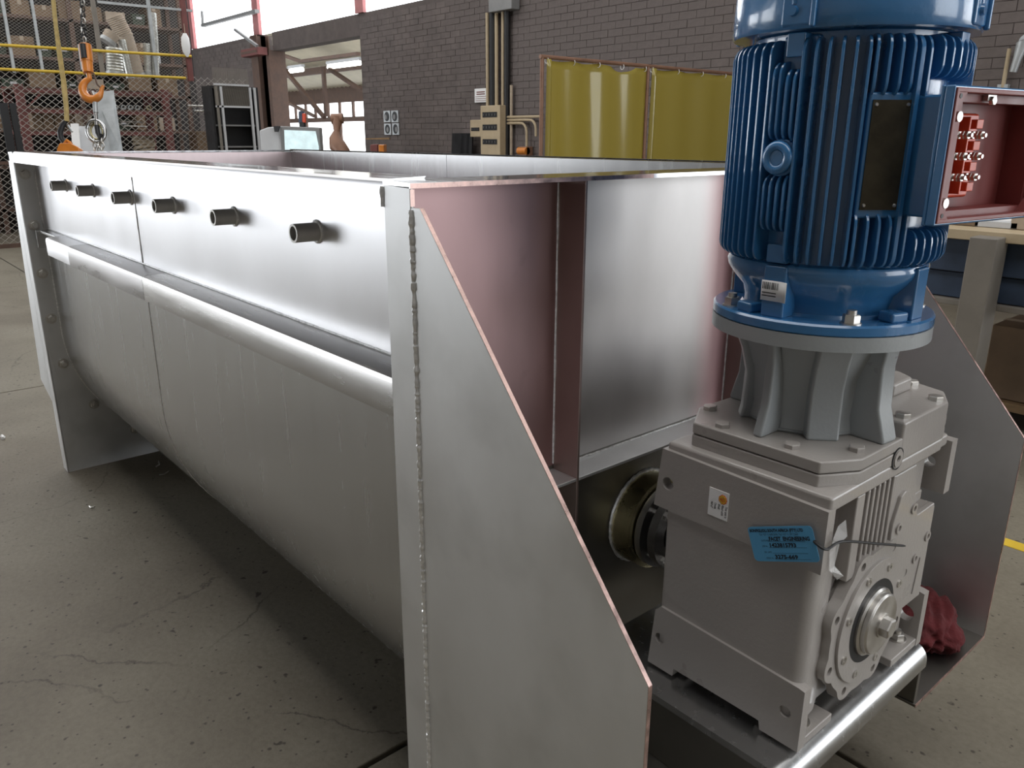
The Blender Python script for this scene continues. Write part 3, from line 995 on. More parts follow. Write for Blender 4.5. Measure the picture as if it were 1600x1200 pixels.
# fins
fin_pr = []
for k in range(7):
    a = pi / 2 * k / 6
    fin_pr.append((0.150 + 0.0155 * sin(a), 1.205 - 0.017 * cos(a)))
for k in range(7):
    a = pi / 2 * k / 6
    fin_pr.append((0.150 + 0.0155 * cos(a), 1.470 + 0.020 * sin(a)))
fin_pr = [(0.134, 1.188)] + fin_pr + [(0.134, 1.490)]


def fin(az, pr=fin_pr):
    return slab(az, pr, 0.0042, 'fin', B, mo, bevel=0.0009, seg=1)


def shortfin(z0, z1):
    pr = [(0.134, z0)]
    for k in range(5):
        a = pi / 2 * k / 4
        pr.append((0.150 + 0.0155 * sin(a), z0 + 0.016 * (1 - cos(a))))
    for k in range(5):
        a = pi / 2 * k / 4
        pr.append((0.150 + 0.0155 * cos(a), z1 - 0.018 * (1 - sin(a))))
    return pr + [(0.134, z1)]


proto = fin(0)
proto.location = Vector((0, 0, 0))
fins = 0
for k in range(62):
    az = -129.0 + 5.8 * k
    d = (az + 180) % 360 - 180
    if -99 < d < -83 or 81 < d < 97 or -51 < d < -31 or -30 < d < 26:
        continue
    if fins == 0:
        o = proto
    else:
        o = proto.copy()
        COL.objects.link(o)
    o.rotation_euler = (0, 0, radians(d))
    fins += 1
for d in (-97, -93.4, -89.6, -85.8):
    slab(d, shortfin(1.232, 1.312), 0.0042, 'fin', B, mo, bevel=0.0009, seg=1)
    slab(d, shortfin(1.357, 1.452 if d > -92 else 1.462), 0.0042, 'fin', B, mo, bevel=0.0009, seg=1)
for d in (-50.5, -45, -39.5, -34):
    slab(d, shortfin(1.414, 1.492), 0.0044, 'fin', B, mo, bevel=0.0009, seg=1)
    slab(d, shortfin(1.188, 1.264), 0.0044, 'fin', B, mo, bevel=0.0009, seg=1)
for d in (-29.5, -25.5, 25.0):
    slab(d, fin_pr, 0.0042, 'fin', B, mo, bevel=0.0009, seg=1)
for d in (-18, -12, -6, 0, 6, 12, 18):
    slab(d, shortfin(1.188, 1.24), 0.0042, 'fin', B, mo, bevel=0.0009, seg=1)
    slab(d, shortfin(1.438, 1.492), 0.0042, 'fin', B, mo, bevel=0.0009, seg=1)
# cowl lugs and bell lugs at the four quarters
for az in (-88, 0, 92, 180):
    rbox(az, 0.130, 0.160, -0.013, 0.013, 1.466, 1.497).build('cowl_lug', B, mo, bevel=0.002)
    rbox(az, 0.130, 0.145, -0.026, 0.026, 1.440, 1.495).build('lug_bed', B, mo, bevel=0.004)
    rbox(az, 0.130, 0.154, -0.017, 0.017, 1.187, 1.214).build('bell_lug', B, mo, bevel=0.003)
    rbox(az, 0.110, 0.153, -0.018, 0.018, 1.106, 1.183).build('bell_pillar', B, mo, bevel=0.003)
# lifting eye boss
nb, tb = radial(-91)
bc = C3 + Vector((0, 0, 1.335))
lug = MB().cyl(bc + nb * 0.130, bc + nb * 0.158, 0.026, 28).build('lifting_boss', B, mo, bevel=0.003)
ey = []
for k in range(24):
    a = 2 * pi * k / 24
    ey.append(bc + nb * 0.163 + (tb * cos(a) + Vector((0, 0, 1)) * sin(a)) * 0.0165)
MB().tube(ey, 0.007, 10, closed=True).build('lifting_eye', B, lug)
MB().cyl(bc + nb * 0.155, bc + nb * 0.166, 0.010, 18).build('eye_plug', B, lug)
# nameplate on its pad
npad = rbox(-40, 0.130, 0.156, -0.031, 0.031, 1.256, 1.420).build('nameplate_pad', B, mo, bevel=0.004)
npl = rbox(-40, 0.1565, 0.1578, -0.026, 0.026, 1.268, 1.410).build('nameplate', M['plate'], npad, smooth=0, label='tarnished dark nameplate with four rivets')
nn, nt_ = radial(-40)
for q in (-0.021, 0.021):
    for z in (1.274, 1.404):
        c = C3 + nn * 0.1575 + nt_ * q + Vector((0, 0, z))
        MB().lathe([(0.0028, 0), (0.0022, 0.0015), (0.0001, 0.002)], (0, 0, 0), 10).build('rivet', M['bolt'], npl) if False else MB().cyl(c, c + nn * 0.002, 0.0028, 10, 0.0018).build('rivet', M['bolt'], npl)
# fan cowl
MB().lathe([(0.158, 1.500), (0.167, 1.500), (0.1695, 1.504), (0.1690, 1.53), (0.166, 1.60), (0.156, 1.640), (0.13, 1.660), (0.06, 1.672), (0.0001, 1.674)], (AX, AY, 0), 96).build('fan_cowl', B, mo)
for az in (-87, 3, 93, 183):
    br = rbox(az, 0.160, 0.1715, -0.022, 0.022, 1.503, 1.60).build('cowl_bracket', B, mo, bevel=0.004)
    rbox(az, 0.168, 0.176, 0.0205, 0.028, 1.500, 1.61).build('bracket_rib', B, br, bevel=0.003)
    n, t = radial(az)
    c = C3 + n * 0.170 + t * -0.004 + Vector((0, 0, 1.522))
    MB().cyl(c, c + n * 0.006, 0.0075, 14, 0.006).cyl(c + Vector((0, 0, 0.008)), c + Vector((0, 0, 0.07)), 0.004, 8).build('cowl_screw', B, br)
# flange nuts and bosses
for az in (-124, -45, 45, 135):
    n, t = radial(az)
    p = C3 + n * 0.148 + Vector((0, 0, 1.107))
    b = MB().lathe([(0.015, 0), (0.015, 0.002)], p, 18).hexa(p + Vector((0, 0, 0.002)), 0.0125, 0.012, 'z', radians(az))
    b.cyl(p, p + Vector((0, 0, 0.020)), 0.007, 12)
    b.build('flange_nut', M['bolt'], mo)
for az in (-17, 73, 163, -107):
    rbox(az, 0.128, 0.156, -0.016, 0.016, 1.106, 1.122).build('flange_boss', B, mo, bevel=0.004)
# sticker on the pillar that faces the trough side
n, t = radial(-88)
cs = C3 + n * 0.1538 + Vector((0, 0, 1.146))
skm = MB()
sk = []
for i in range(9):
    q = -0.019 + 0.042 * i / 8
    lift = 0.0 if q < 0.012 else (q - 0.012) * 0.35
    for z in (-0.015, 0.015):
        sk.append(cs + t * q - n * (0 if q < 0.012 else 0.0) + n * (lift + 0.0004) + Vector((0, 0, z)))
skm.add(sk, [(2 * i, 2 * i + 2, 2 * i + 3, 2 * i + 1) for i in range(8)])
sko = skm.build('code_sticker', M['white'], mo, label='small white sticker with printed bars, one end lifting')
md = sko.modifiers.new('paper', 'SOLIDIFY')
md.thickness = 0.0004
x = -0.017
rb = random.Random(5)
bars = MB()
while x < 0.008:
    w = rb.choice((0.0006, 0.0009, 0.0014))
    vs = [cs + n * 0.0011 + t * q + Vector((0, 0, z)) for q, z in ((x, 0.002), (x + w, 0.002), (x + w, 0.0125), (x, 0.0125))]
    bars.add(vs, [(0, 1, 2, 3)])
    x += w + rb.choice((0.0006, 0.001))
for z in (-0.004, -0.0085):
    vs = [cs + n * 0.0011 + t * q + Vector((0, 0, zz)) for q, zz in ((-0.017, z), (0.006, z), (0.006, z + 0.0014), (-0.017, z + 0.0014))]
    bars.add(vs, [(0, 1, 2, 3)])
bars.build('print', M['ink'], sko, smooth=0)

# terminal box, lid off
BZ0, BZ1, BR, BA, BB, BAZ = 1.253, 1.425, 0.217, -0.085, 0.165, -8
n, t = radial(BAZ)


def frame2(o, i, r0, r1):
    """rectangular tube: o/i = (t0, t1, z0, z1)"""
    mb = MB()
    L = []
    for r, q in ((r0, o), (r1, o), (r1, i), (r0, i)):
        for a, b in ((q[0], q[2]), (q[1], q[2]), (q[1], q[3]), (q[0], q[3])):
            L.append(C3 + n * r + t * a + Vector((0, 0, b)))
    fs = []
    for k in range(4):
        kn = (k + 1) % 4
        for j in range(4):
            jn = (j + 1) % 4
            fs.append((k * 4 + j, k * 4 + jn, kn * 4 + jn, kn * 4 + j))
    return mb.add(L, fs)


oo = (BA, BB, BZ0, BZ1)
ii = (BA + 0.009, BB - 0.009, BZ0 + 0.009, BZ1 - 0.009)
NI = (-0.044, 0.152, 1.268, 1.408)
frame2((-0.052, 0.160, 1.260, 1.416), NI, 0.125, BR - 0.014).build('box_neck', B, mo, bevel=0.006, seg=3)
frm_l = frame2(NI, (NI[0] + 0.002, NI[1] - 0.002, NI[2] + 0.002, NI[3] - 0.002), 0.150, BR - 0.0136)
tb_o = frame2(oo, (BA + 0.005, BB - 0.005, BZ0 + 0.005, BZ1 - 0.005), BR - 0.015, BR - 0.002).build('terminal_box', B, mo, bevel=0.003)
frame2(oo, NI, BR - 0.020, BR - 0.0146).build('box_back', B, tb_o, bevel=0.002)
frame2((BA + 0.003, BB - 0.003, BZ0 + 0.003, BZ1 - 0.003), ii, BR - 0.0135, BR).build('box_rim', M['redbox'], tb_o, bevel=0.0015)
frame2((BA + 0.005, BB - 0.005, BZ0 + 0.005, BZ1 - 0.005), NI, BR - 0.0145, BR - 0.0132).build('box_step', M['redbox'], tb_o, smooth=0)
frm_l.build('box_liner', M['redbox'], tb_o, smooth=0)
rbox(BAZ, 0.166, 0.1685, -0.046, 0.154, 1.266, 1.410).build('box_floor', M['redbox'], tb_o, smooth=0)
for sa in (-1, 1):
    for sz in (0, 1):
        zc = BZ1 - 0.007 if sz else BZ0 + 0.007
        dz = -1 if sz else 1
        a0 = (BB - 0.007) if sa > 0 else (BA + 0.007)
        pts = [(a0, zc), (a0 - sa * 0.022, zc), (a0, zc + dz * 0.022)]
        vs = [C3 + n * r + t * a + Vector((0, 0, z)) for r in (BR - 0.0132, BR - 0.0005) for a, z in pts]
        MB().add(vs, [(0, 1, 2), (5, 4, 3), (0, 3, 4, 1), (1, 4, 5, 2), (2, 5, 3, 0)]).build('corner_post', M['redbox'], tb_o)
        c = C3 + n * (BR - 0.001) + t * (a0 - sa * 0.006) + Vector((0, 0, zc + dz * 0.006))
        MB().cyl(c, c + n * 0.001, 0.003, 12).build('screw_hole', M['black'], tb_o)
tblk = rbox(BAZ, 0.1685, 0.182, -0.036, 0.045, 1.284, 1.394).build('terminal_block', M['redterm'], tb_o, bevel=0.004)
for k, z in enumerate((1.366, 1.339, 1.312)):
    for q in (-0.012, 0.022):
        c = C3 + n * 0.182 + t * q + Vector((0, 0, z))
        s = MB().cyl(c, c + n * 0.024, 0.0028, 10)
        for h in (0.004, 0.011, 0.016):
            s.hexa(c + n * h, 0.0058, 0.004, n)
        s.build('terminal_stud', M['bolt'], tblk)
    rbox(BAZ, 0.1822, 0.1842, -0.016, 0.028, z - 0.004, z + 0.004).build('link_bar', M['bolt'], tblk, smooth=0)
for z in (1.3525, 1.3255, 1.299, 1.380):
    rbox(BAZ, 0.181, 0.196, -0.004, 0.0, z - 0.009, z + 0.009).build('barrier', M['redterm'], tblk, bevel=0.001)
    rbox(BAZ, 0.181, 0.196, 0.014, 0.030, z - 0.006, z + 0.006).build('barrier', M['redterm'], tblk, bevel=0.001)
ec = C3 + n * 0.190 + t * 0.012 + Vector((0, 0, 1.4085))
e = rbox(BAZ, BR - 0.0132, 0.211, 0.002, 0.022, 1.4085, 1.4155).hexa(ec + n * 0.020, 0.006, 0.005, n)
e.build('earth_clip', M['bolt'], tb_o)
for z in (1.388, 1.281):
    c = C3 + n * (BR - 0.0132) + t * -0.058 + Vector((0, 0, z))
    MB().cyl(c, c + n * 0.008, 0.0065, 14).build('earth_screw', M['bolt'], tb_o)

# ================================================================== TAG, TIE, TAPE, RAG
tl, trr, brr, bll = Vector((0.308, 0.3985, 0.784)), Vector((0.412, 0.3965, 0.8275)), Vector((0.432, 0.3965, 0.777)), Vector((0.328, 0.3985, 0.733))
cen = (tl + trr + brr + bll) / 4
tg = thing('delivery_tag', cen, 'blue card tag with black handwriting tied to the gearbox ear', 'tag')
ux = (trr - tl).normalized()
vdn = (bll - tl).normalized()
nrm = Vector((0, -1, 0))
corn = []
Lx, Ly = (trr - tl).length, (bll - tl).length
for (a, b, qa) in ((0, 0, 0), (1, 0, 1), (1, 1, 2), (0, 1, 3)):
    for k in range(4):
        th = pi / 2 * k / 3
        r = 0.006
        dx, dy = ((r - r * cos(th)), (r - r * sin(th)))
        if qa == 0:
            p = (r - r * cos(th), r - r * sin(th))
        elif qa == 1:
            p = (Lx - r + r * sin(th), r - r * cos(th))
        elif qa == 2:
            p = (Lx - r + r * cos(th), Ly - r + r * sin(th))
        else:
            p = (r - r * sin(th), Ly - r + r * cos(th))
        corn.append(tl + ux * p[0] + vdn * p[1] + (brr - tl - ux * Lx - vdn * Ly) * (p[0] / Lx) * (p[1] / Ly))
k = len(corn)
MB().add([p + nrm * 0.0005 for p in corn] + corn, [tuple(range(k)), tuple(range(2 * k - 1, k - 1, -1))] + [(i, i + k, (i + 1) % k + k, (i + 1) % k) for i in range(k)]).build('card', M['tag'], tg, smooth=0)
upv = -vdn


def line(tx, u, v, size, width, bold=0.0):
    put_text(tx, size, tl + ux * (u * Lx) + vdn * (v * Ly) + nrm * 0.0006, ux, upv, M['ink'], tg, width=width, bold=bold)


line('BONFIGLIOLI SOUTH AFRICA (PTY) LTD', 0.03, 0.15, 0.0066, 0.094 * Lx / 0.1127, 0.00025)
line('Tel: +27 11 608 2030, Tel: +27 11 397 2268', 0.17, 0.25, 0.0042, 0.068)
line('CUSTOMER', 0.18, 0.42, 0.0036, 0.015)
line('FACET  ENGINEERING', 0.31, 0.40, 0.0085, 0.070, 0.0003)
line('JOB No.', 0.18, 0.58, 0.0036, 0.010)
line('1423815793', 0.29, 0.58, 0.0085, 0.047, 0.0003)
line('DEL. DATE', 0.19, 0.75, 0.0036, 0.013)
line('SERIAL No.', 0.20, 0.92, 0.0036, 0.014)
line('3275-669', 0.34, 0.91, 0.0085, 0.040, 0.0003)
rl = MB()
for (u0, u1, v) in ((0.30, 0.86, 0.43), (0.28, 0.86, 0.60), (0.32, 0.86, 0.76), (0.34, 0.88, 0.93)):
    a, b = tl + ux * (u0 * Lx) + vdn * (v * Ly) + nrm * 0.0009, tl + ux * (u1 * Lx) + vdn * (v * Ly) + nrm * 0.0009
    rl.add([a, b, b + upv * 0.0004, a + upv * 0.0004], [(0, 1, 2, 3)])
rl.build('ruled_lines', M['ink'], tg, smooth=0)
# cable tie: loops from the card round the ear and points out across the front
c0 = P(1273, 847, 'y', 0.394)
c1, c2, c3, c4 = P(1284, 856, 'y', 0.388), P(1298, 855, 'x', 0.438), P(1318, 846, 'x', 0.440), P(1414, 853, 'x', 0.440)


def spline(pts, n=6):
    out = []
    for i in range(len(pts) - 1):
        p0, p1, p2, p3 = pts[max(i - 1, 0)], pts[i], pts[i + 1], pts[min(i + 2, len(pts) - 1)]
        for j in range(n):
            t = j / n
            out.append(0.5 * ((2 * p1) + (p2 - p0) * t + (2 * p0 - 5 * p1 + 4 * p2 - p3) * t * t + (3 * p1 - p0 - 3 * p2 + p3) * t ** 3))
    return out + [pts[-1]]


tp_ = spline([c0 + Vector((0, 0.003, 0)), c0, c1, c1.lerp(c2, 0.6) + Vector((0.002, -0.003, -0.001)), c2, c3, c3.lerp(c4, 0.5) + Vector((0.002, 0, 0.001)), c4])
tie = MB().tube(tp_, [0.0022] * (len(tp_) - 1) + [0.0014], 8)
tie.build('cable_tie', M['black'], tg)
tape = MB()
rt = random.Random(3)
pts2 = [(1310, 822), (1322, 812), (1324, 838), (1312, 850), (1302, 842), (1296, 862), (1304, 884), (1318, 900), (1308, 906), (1296, 892)]
pp = [P(u, v, 'x', 0.433 + rt.uniform(0, 0.010)) for u, v in pts2]
tape.add(pp, [(0, 1, 2), (0, 2, 3), (0, 3, 4), (4, 3, 5), (5, 3, 6), (5, 6, 9), (9, 6, 7), (9, 7, 8)])
to = tape.build('clear_tape', M['tape'], smooth=0)
to['label'], to['category'] = 'crumpled clear sticky tape on the gearbox front beside the blue tag', 'tape'
md = to.modifiers.new('film', 'SOLIDIFY')
md.thickness = 0.0003

# red rag lying on the base plate by the far wing
rg = bmesh.new()
bmesh.ops.create_icosphere(rg, subdivisions=5, radius=1.0)
from mathutils import noise as mn
for v in rg.verts:
    p = v.co.copy()
    f = 0.92 + 0.30 * mn.fractal(p * 1.2 + Vector((3, 1, 7)), 1.0, 2.0, 3) + 0.16 * (0.5 - abs(mn.noise(Vector((p.x * 3.2, p.y * 1.4, p.z * 2.2)) + Vector((0, 5, 2)))) * 2)
    v.co = Vector((p.x * 0.075 * f, p.y * 0.095 * f, max(-0.035, p.z * (0.062 + 0.02 * p.y) * f)))
me = bpy.data.meshes.new('rag')
rg.to_mesh(me)
rg.free()
me.polygons.foreach_set('use_smooth', [True] * len(me.polygons))
me.materials.append(M['rag'])
o = bpy.data.objects.new('rag', me)
COL.objects.link(o)
o.location = (0.360, 1.075, 0.3385)
o.rotation_euler = (0, 0, radians(25))
o['label'], o['category'] = 'crumpled dark red rag on the base plate behind the gearbox', 'rag'

# ================================================================== BACKGROUND: CAGE, RACKS, HOIST
XF = -11.0          # plane of the mesh fence


def fence_mesh(mb, y0, y1, z0, z1, dy, dz, w):
    """expanded-metal strands in plane x = XF, clipped to a rectangle"""
    k = dz / dy
    span = (z1 - z0) / k
    n0 = int((y1 - y0 + span) / dy) + 2
    for i in range(n0):
        for sg in (1, -1):
            ya = y0 - span + i * dy if sg > 0 else y0 + i * dy
            # line z = z0 + sg*k*(y-ya)
            pa, pb = [], []
            t0, t1 = (ya, ya + span) if sg > 0 else (ya - span, ya)
            a, b = max(t0, y0), min(t1, y1)
            if b - a < 1e-3:
                continue
            za = z0 + k * abs(a - ya)
            zb = z0 + k * abs(b - ya)
            mb.beam((XF + 0.004 * sg, a, za), (XF + 0.004 * sg, b, zb), w, w * 0.6, (1, 0, 0))


cage = thing('mesh_cage', (XF, 2.4, 0), 'steel store cage of expanded metal mesh with yellow rails', 'cage')
mb = MB()
fence_mesh(mb, 0.4, 4.55, 0.05, 2.16, 0.092, 0.075, 0.006)
mb.build('coarse_mesh', M['wire'], cage, smooth=0, kind='stuff')
mb = MB()
fence_mesh(mb, 0.4, 3.78, 2.16, 3.55, 0.050, 0.036, 0.0028)
mb.build('fine_mesh', M['wire'], cage, smooth=0, kind='stuff')
for (ua, va, ub, vb) in ((-30, 68.5, 299, 88), (-30, 106.5, 290, 122)):
    MB().cyl(P(ua, va, 'x', XF + 0.06), P(ub, vb, 'x', XF + 0.06), 0.018, 10).build('rail', M['yellow'], cage)
for u, w, mt in ((-2, 0.09, 'darksteel'), (12, 0.07, 'darksteel'), (68, 0.03, 'galv'), (24, 0.03, 'galv'), (160, 0.05, 'greysteel'), (243, 0.04, 'galv'), (295, 0.07, 'redoxide')):
    p = P(u + 8, 170, 'x', XF + 0.02)
    zz = 3.6 if mt != 'darksteel' else 1.75
    z0 = 0 if mt == 'darksteel' else 2.1
    MB().box(XF, p.y - w / 2, z0, XF + 0.05, p.y + w / 2, zz).build('post', M[mt], cage, bevel=0.003, seg=1)
a, b = P(152, 3, 'x', XF + 0.03), P(300, 17, 'x', XF + 0.03)
MB().beam(a, b, 0.03).build('top_rail', M['galv'], cage)
MB().box(XF - 0.02, 0.4, 0.0, XF + 0.03, 4.55, 0.05).build('sill', M['rust'], cage)
MB().box(XF - 0.02, 0.4, 1.02, XF + 0.02, 1.6, 1.06).build('mid_rail', M['rust'], cage)

# red steel rack right behind the mesh
XR = -11.5
rk = thing('steel_rack', (XR, 2.6, 0), 'dark red steel rack with diagonal corner braces behind the mesh', 'rack')
for u in (38, 262):
    p = P(u, 190, 'x', XR)
    MB().box(XR - 0.04, p.y - 0.05, 0, XR + 0.04, p.y + 0.05, 2.0).build('upright', M['redoxide'], rk, bevel=0.003, seg=1)
    MB().box(XR - 0.84, p.y - 0.05, 0, XR - 0.76, p.y + 0.05, 2.0).build('upright', M['redoxide'], rk, bevel=0.003, seg=1)
for v0, v1 in ((137, 147), (170, 176), (205, 209)):
    a, b = P(20, v0, 'x', XR), P(268, v0 + 6, 'x', XR)
    zb = a.z
    MB().box(XR - 0.03, a.y, zb - 0.05, XR + 0.03, b.y, zb).build('beam', M['redoxide'], rk, bevel=0.003, seg=1)
    MB().box(XR - 0.86, a.y, zb, XR + 0.03, b.y, zb + 0.02).build('shelf_board', M['rust'], rk)
for (u0, v0, u1, v1) in ((240, 150, 262, 170), (62, 148, 38, 172)):
    MB().beam(P(u0, v0, 'x', XR + 0.05), P(u1, v1, 'x', XR + 0.05), 0.035, 0.02).build('brace', M['redoxide'], rk)

# high store shelving further back with boxes
XS = -12.9
sh = thing('store_shelving', (XS, 2.4, 0), 'tall dark store shelving at the back of the mesh cage', 'shelving')
LEV = [0.35, 0.95, 1.45, 1.98, 2.45, 2.98, 3.5]
for y in (0.2, 1.5, 2.75, 4.32):
    MB().box(XS - 0.45, y - 0.03, 0, XS - 0.40, y + 0.03, 3.9).build('upright', M['rust'], sh)
    MB().box(XS + 0.10, y - 0.03, 0, XS + 0.15, y + 0.03, 3.9).build('upright', M['rust'], sh)
for z in LEV:
    MB().box(XS - 0.46, 0.2, z - 0.04, XS + 0.15, 4.35, z).build('shelf_board', M['rust'], sh)
MB().box(XS - 0.60, -0.5, 0, XS - 0.52, 4.70, 4.2).build('back_sheet', M['darkwall'], sh)

rs = random.Random(11)


def box_item(name, x, y, z, dx, dy, dz, m, label, cat, group=None, flap=True):
    t = thing(name, (x, y, z), label, cat, group)
    MB().box(x - dx / 2, y - dy / 2, z, x + dx / 2, y + dy / 2, z + dz).build('carton_body', m, t, bevel=0.006, seg=1)
    if flap:
        MB().box(x - dx / 2 - 0.003, y - 0.025, z + dz - 0.06, x + dx / 2 + 0.003, y + 0.025, z + dz + 0.002).build('tape_strip', M['tan'], t, smooth=0)
    return t


sizes = [(0.30, 0.26), (0.24, 0.20), (0.34, 0.30), (0.20, 0.28), (0.28, 0.16)]
LEVN = {1.45: 'the low cage shelf', 1.98: 'the cage shelf behind the lower yellow rail', 2.45: 'the cage shelf behind the upper yellow rail', 2.98: 'the top cage shelf'}
ORD = ['first', 'second', 'third', 'fourth', 'fifth', 'sixth', 'seventh', 'eighth', 'ninth', 'tenth', 'eleventh', 'twelfth', 'thirteenth', 'fourteenth']
cnt = {}


def nth(kind, z):
    cnt[(kind, z)] = cnt.get((kind, z), -1) + 1
    return '%s %s from the left on %s' % (ORD[cnt[(kind, z)]], kind, LEVN[z])


for z in (1.45, 1.98, 2.45, 2.98):
    y = 1.0
    k = 0
    while y < 4.0:
        w, h = rs.choice(sizes)
        r = rs.random()
        if r < 0.62:
            box_item('cardboard_box', XS - 0.13, y + w / 2, z + 0.001, 0.4, w, min(h, 0.40), M['card'] if r < 0.45 else M['tan'],
                     nth('brown cardboard box', z), 'box', 'cardboard boxes on %s' % LEVN[z])
        elif r < 0.85:
            t = thing('storage_bin', (XS - 0.1, y + w / 2, z + 0.001), nth('dark plastic bin', z), 'bin', 'storage bins on %s' % LEVN[z])
            c = Vector((XS - 0.1, y + w / 2, z))
            vs = []
            for zz, f in ((0.001, 0.82), (0.16, 1.0), (0.16, 0.9), (0.02, 0.74)):
                for sx, sy in ((-1, -1), (1, -1), (1, 1), (-1, 1)):
                    vs.append(c + Vector((sx * 0.17 * f, sy * w * 0.48 * f, zz)))
            fs = [(3, 2, 1, 0), (12, 13, 14, 15)]
            for q in range(3):
                for j in range(4):
                    fs.append((q * 4 + j, q * 4 + (j + 1) % 4, q * 4 + 4 + (j + 1) % 4, q * 4 + 4 + j))
            MB().add(vs, fs).build('tub', M['green'], t)
            MB().box(c.x + 0.172, c.y - 0.04, c.z + 0.09, c.x + 0.178, c.y + 0.04, c.z + 0.12).build('label_holder', M['greywhite'], t)
        else:
            t = thing('tin_can', (XS - 0.05, y + 0.08, z + 0.001), nth('pale round tin', z), 'tin', 'tins on %s' % LEVN[z])
            MB().lathe([(0.07, 0), (0.07, 0.17), (0.066, 0.175), (0.066, 0.170), (0.0001, 0.170)], (XS - 0.05, y + 0.08, z + 0.001), 20).build('can_body', M['galv'], t)
            MB().lathe([(0.072, 0.03), (0.072, 0.035)], (XS - 0.05, y + 0.08, z + 0.001), 20).build('rim_band', M['grey'], t)
            w = 0.17
        y += w + rs.uniform(0.02, 0.10)

# small goods on the red rack
for k, (u, v) in enumerate(((180, 173), (192, 173), (203, 173), (214, 173), (231, 173))):
    p = P(u, v - 2, 'x', XR - 0.05)
    t = thing('pipe_fitting', p, '%s of five small round pipe fittings from the left on the red rack' % ORD[k], 'fitting', 'pipe fittings on the red rack')
    zb = P(20, 170, 'x', XR).z + 0.021
    t.location.z = zb
    MB().lathe([(0.030, -0.05), (0.030, 0.05), (0.020, 0.05), (0.020, -0.05)], (p.x, p.y, zb + 0.031), 18, 'x', closed=True).build('sleeve', M['brass'] if k == 4 else M['galv'], t)
    MB().lathe([(0.034, 0.03), (0.034, 0.05), (0.030, 0.05), (0.030, 0.03)], (p.x, p.y, zb + 0.031), 18, 'x', closed=True).build('collar', M['brass'] if k == 4 else M['galv'], t)
for k, (u, w) in enumerate(((58, 0.12), (75, 0.13), (92, 0.12), (109, 0.12))):
    p = P(u, 200, 'x', XR - 0.2)
    zb = P(20, 205, 'x', XR).z + 0.021
    box_item('cardboard_box', XR - 0.25, p.y, zb, 0.3, w, 0.30 - 0.02 * k, M['card'], '%s brown carton from the left on the lower red rack shelf' % ORD[k], 'box', 'cartons on the lower red rack shelf')
p = P(226, 232, 'x', XR - 0.25)
rp = thing('rope_coil', (p.x, p.y, 1.12), 'pale bundle of wound rope low in the mesh cage', 'rope')
for k in range(6):
    c = Vector((p.x, p.y, 1.17 + 0.042 * k))
    rr = 0.10 + 0.035 * sin(pi * (k + 0.6) / 6)
    MB().tube([c + Vector((rr * cos(a), rr * sin(a), 0.02 * sin(a + k))) for a in [2 * pi * j / 24 for j in range(24)]], 0.024, 8, closed=True).build('rope_turn', M['rope'], rp)
MB().lathe([(0.07, 0), (0.085, 0.30)], (p.x, p.y, 1.13), 16).build('spool_core', M['tan'], rp)
MB().box(p.x - 0.2, p.y - 0.3, 1.09, p.x + 0.2, p.y + 0.3, 1.13).build('spool_base', M['wood'], rp)
for k, (u, v) in enumerate(((312, 165), (322, 173), (335, 173), (205, 190), (212, 197))):
    a, b = P(u - 18, v, 'x', XR - 0.1), P(u + 18, v + 1, 'x', XR - 0.1)
    t = thing('steel_offcut', (a + b) / 2, ['upper bright steel bar right of the red rack', 'lower left bright steel bar right of the red rack', 'lower right bright steel bar right of the red rack', 'upper bright steel bar inside the red rack', 'lower bright steel bar inside the red rack'][k], 'bar', 'bright steel bars in the cage')
    MB().cyl(a, b, 0.013, 8).build('bar', M['bolt'], t)
    MB().cyl(a - (b - a) * 0.02, a, 0.016, 8).build('bar_end', M['galv'], t)
box_item('cardboard_box', XR - 0.2, P(322, 208, 'x', XR - 0.2).y, 1.10, 0.35, 0.42, 0.34, M['card'], 'worn cardboard box at the right end of the mesh cage', 'box')
MB().box(XR - 0.5, P(285, 235, 'x', XR).y, 1.06, XR + 0.05, P(380, 235, 'x', XR).y, 1.098).build('board', M['rust'], sh)

# flexible ducts hanging in the upper cage
XD = -11.45


def duct(path, r, name, m, label, pitch=0.035):
    pts = [Vector(p) for p in path]
    out, rad = [], []
    tot = sum((pts[i + 1] - pts[i]).length for i in range(len(pts) - 1))
    n = int(tot / pitch * 2)
    for i in range(n + 1):
        f = i / n * (len(pts) - 1)
        k = min(int(f), len(pts) - 2)
        out.append(pts[k].lerp(pts[k + 1], f - k))
        rad.append(r * (1.0 if i % 2 else 0.93))
    t = thing(name, pts[-1], label, 'duct')
    MB().tube(out, rad, 18, cap=False).build('hose', m, t)
    MB().tube([out[-1], out[-1] + (out[-1] - out[-2]).normalized() * 0.05], r * 1.05, 18).build('cuff', M['galv'], t)
    return t


duct([P(178, 25, 'x', XD), P(194, 55, 'x', XD), P(212, 115, 'x', XD)], 0.115, 'flexible_duct', M['tan'], 'thick tan flexible duct leaning in the upper cage')
duct([P(176, 52, 'x', XD + 0.2), P(170, 62, 'x', XD + 0.2)], 0.10, 'flexible_duct', M['tan'], 'short pale duct end beside the thick tan duct')
duct([P(190, 62, 'x', XD + 0.15), P(202, 116, 'x', XD + 0.15)], 0.05, 'flexible_duct', M['silver'], 'crinkled silver duct in front of the tan duct')
duct([P(178, 75, 'x', XD + 0.35), P(180, 112, 'x', XD + 0.35)], 0.11, 'flexible_duct', M['silver'], 'wide silver duct standing left of the tan duct')
duct([P(238, 20, 'x', XD), P(241, 60, 'x', XD), P(243, 115, 'x', XD)], 0.052, 'flexible_duct', M['silver'], 'tall thin silver duct at the right of the upper cage')
duct([P(229, 68, 'x', XD), P(231, 112, 'x', XD)], 0.048, 'flexible_duct', M['silver'], 'short thin silver duct between the taller ones')
pb = P(289, 52, 'x', XF + 0.12)
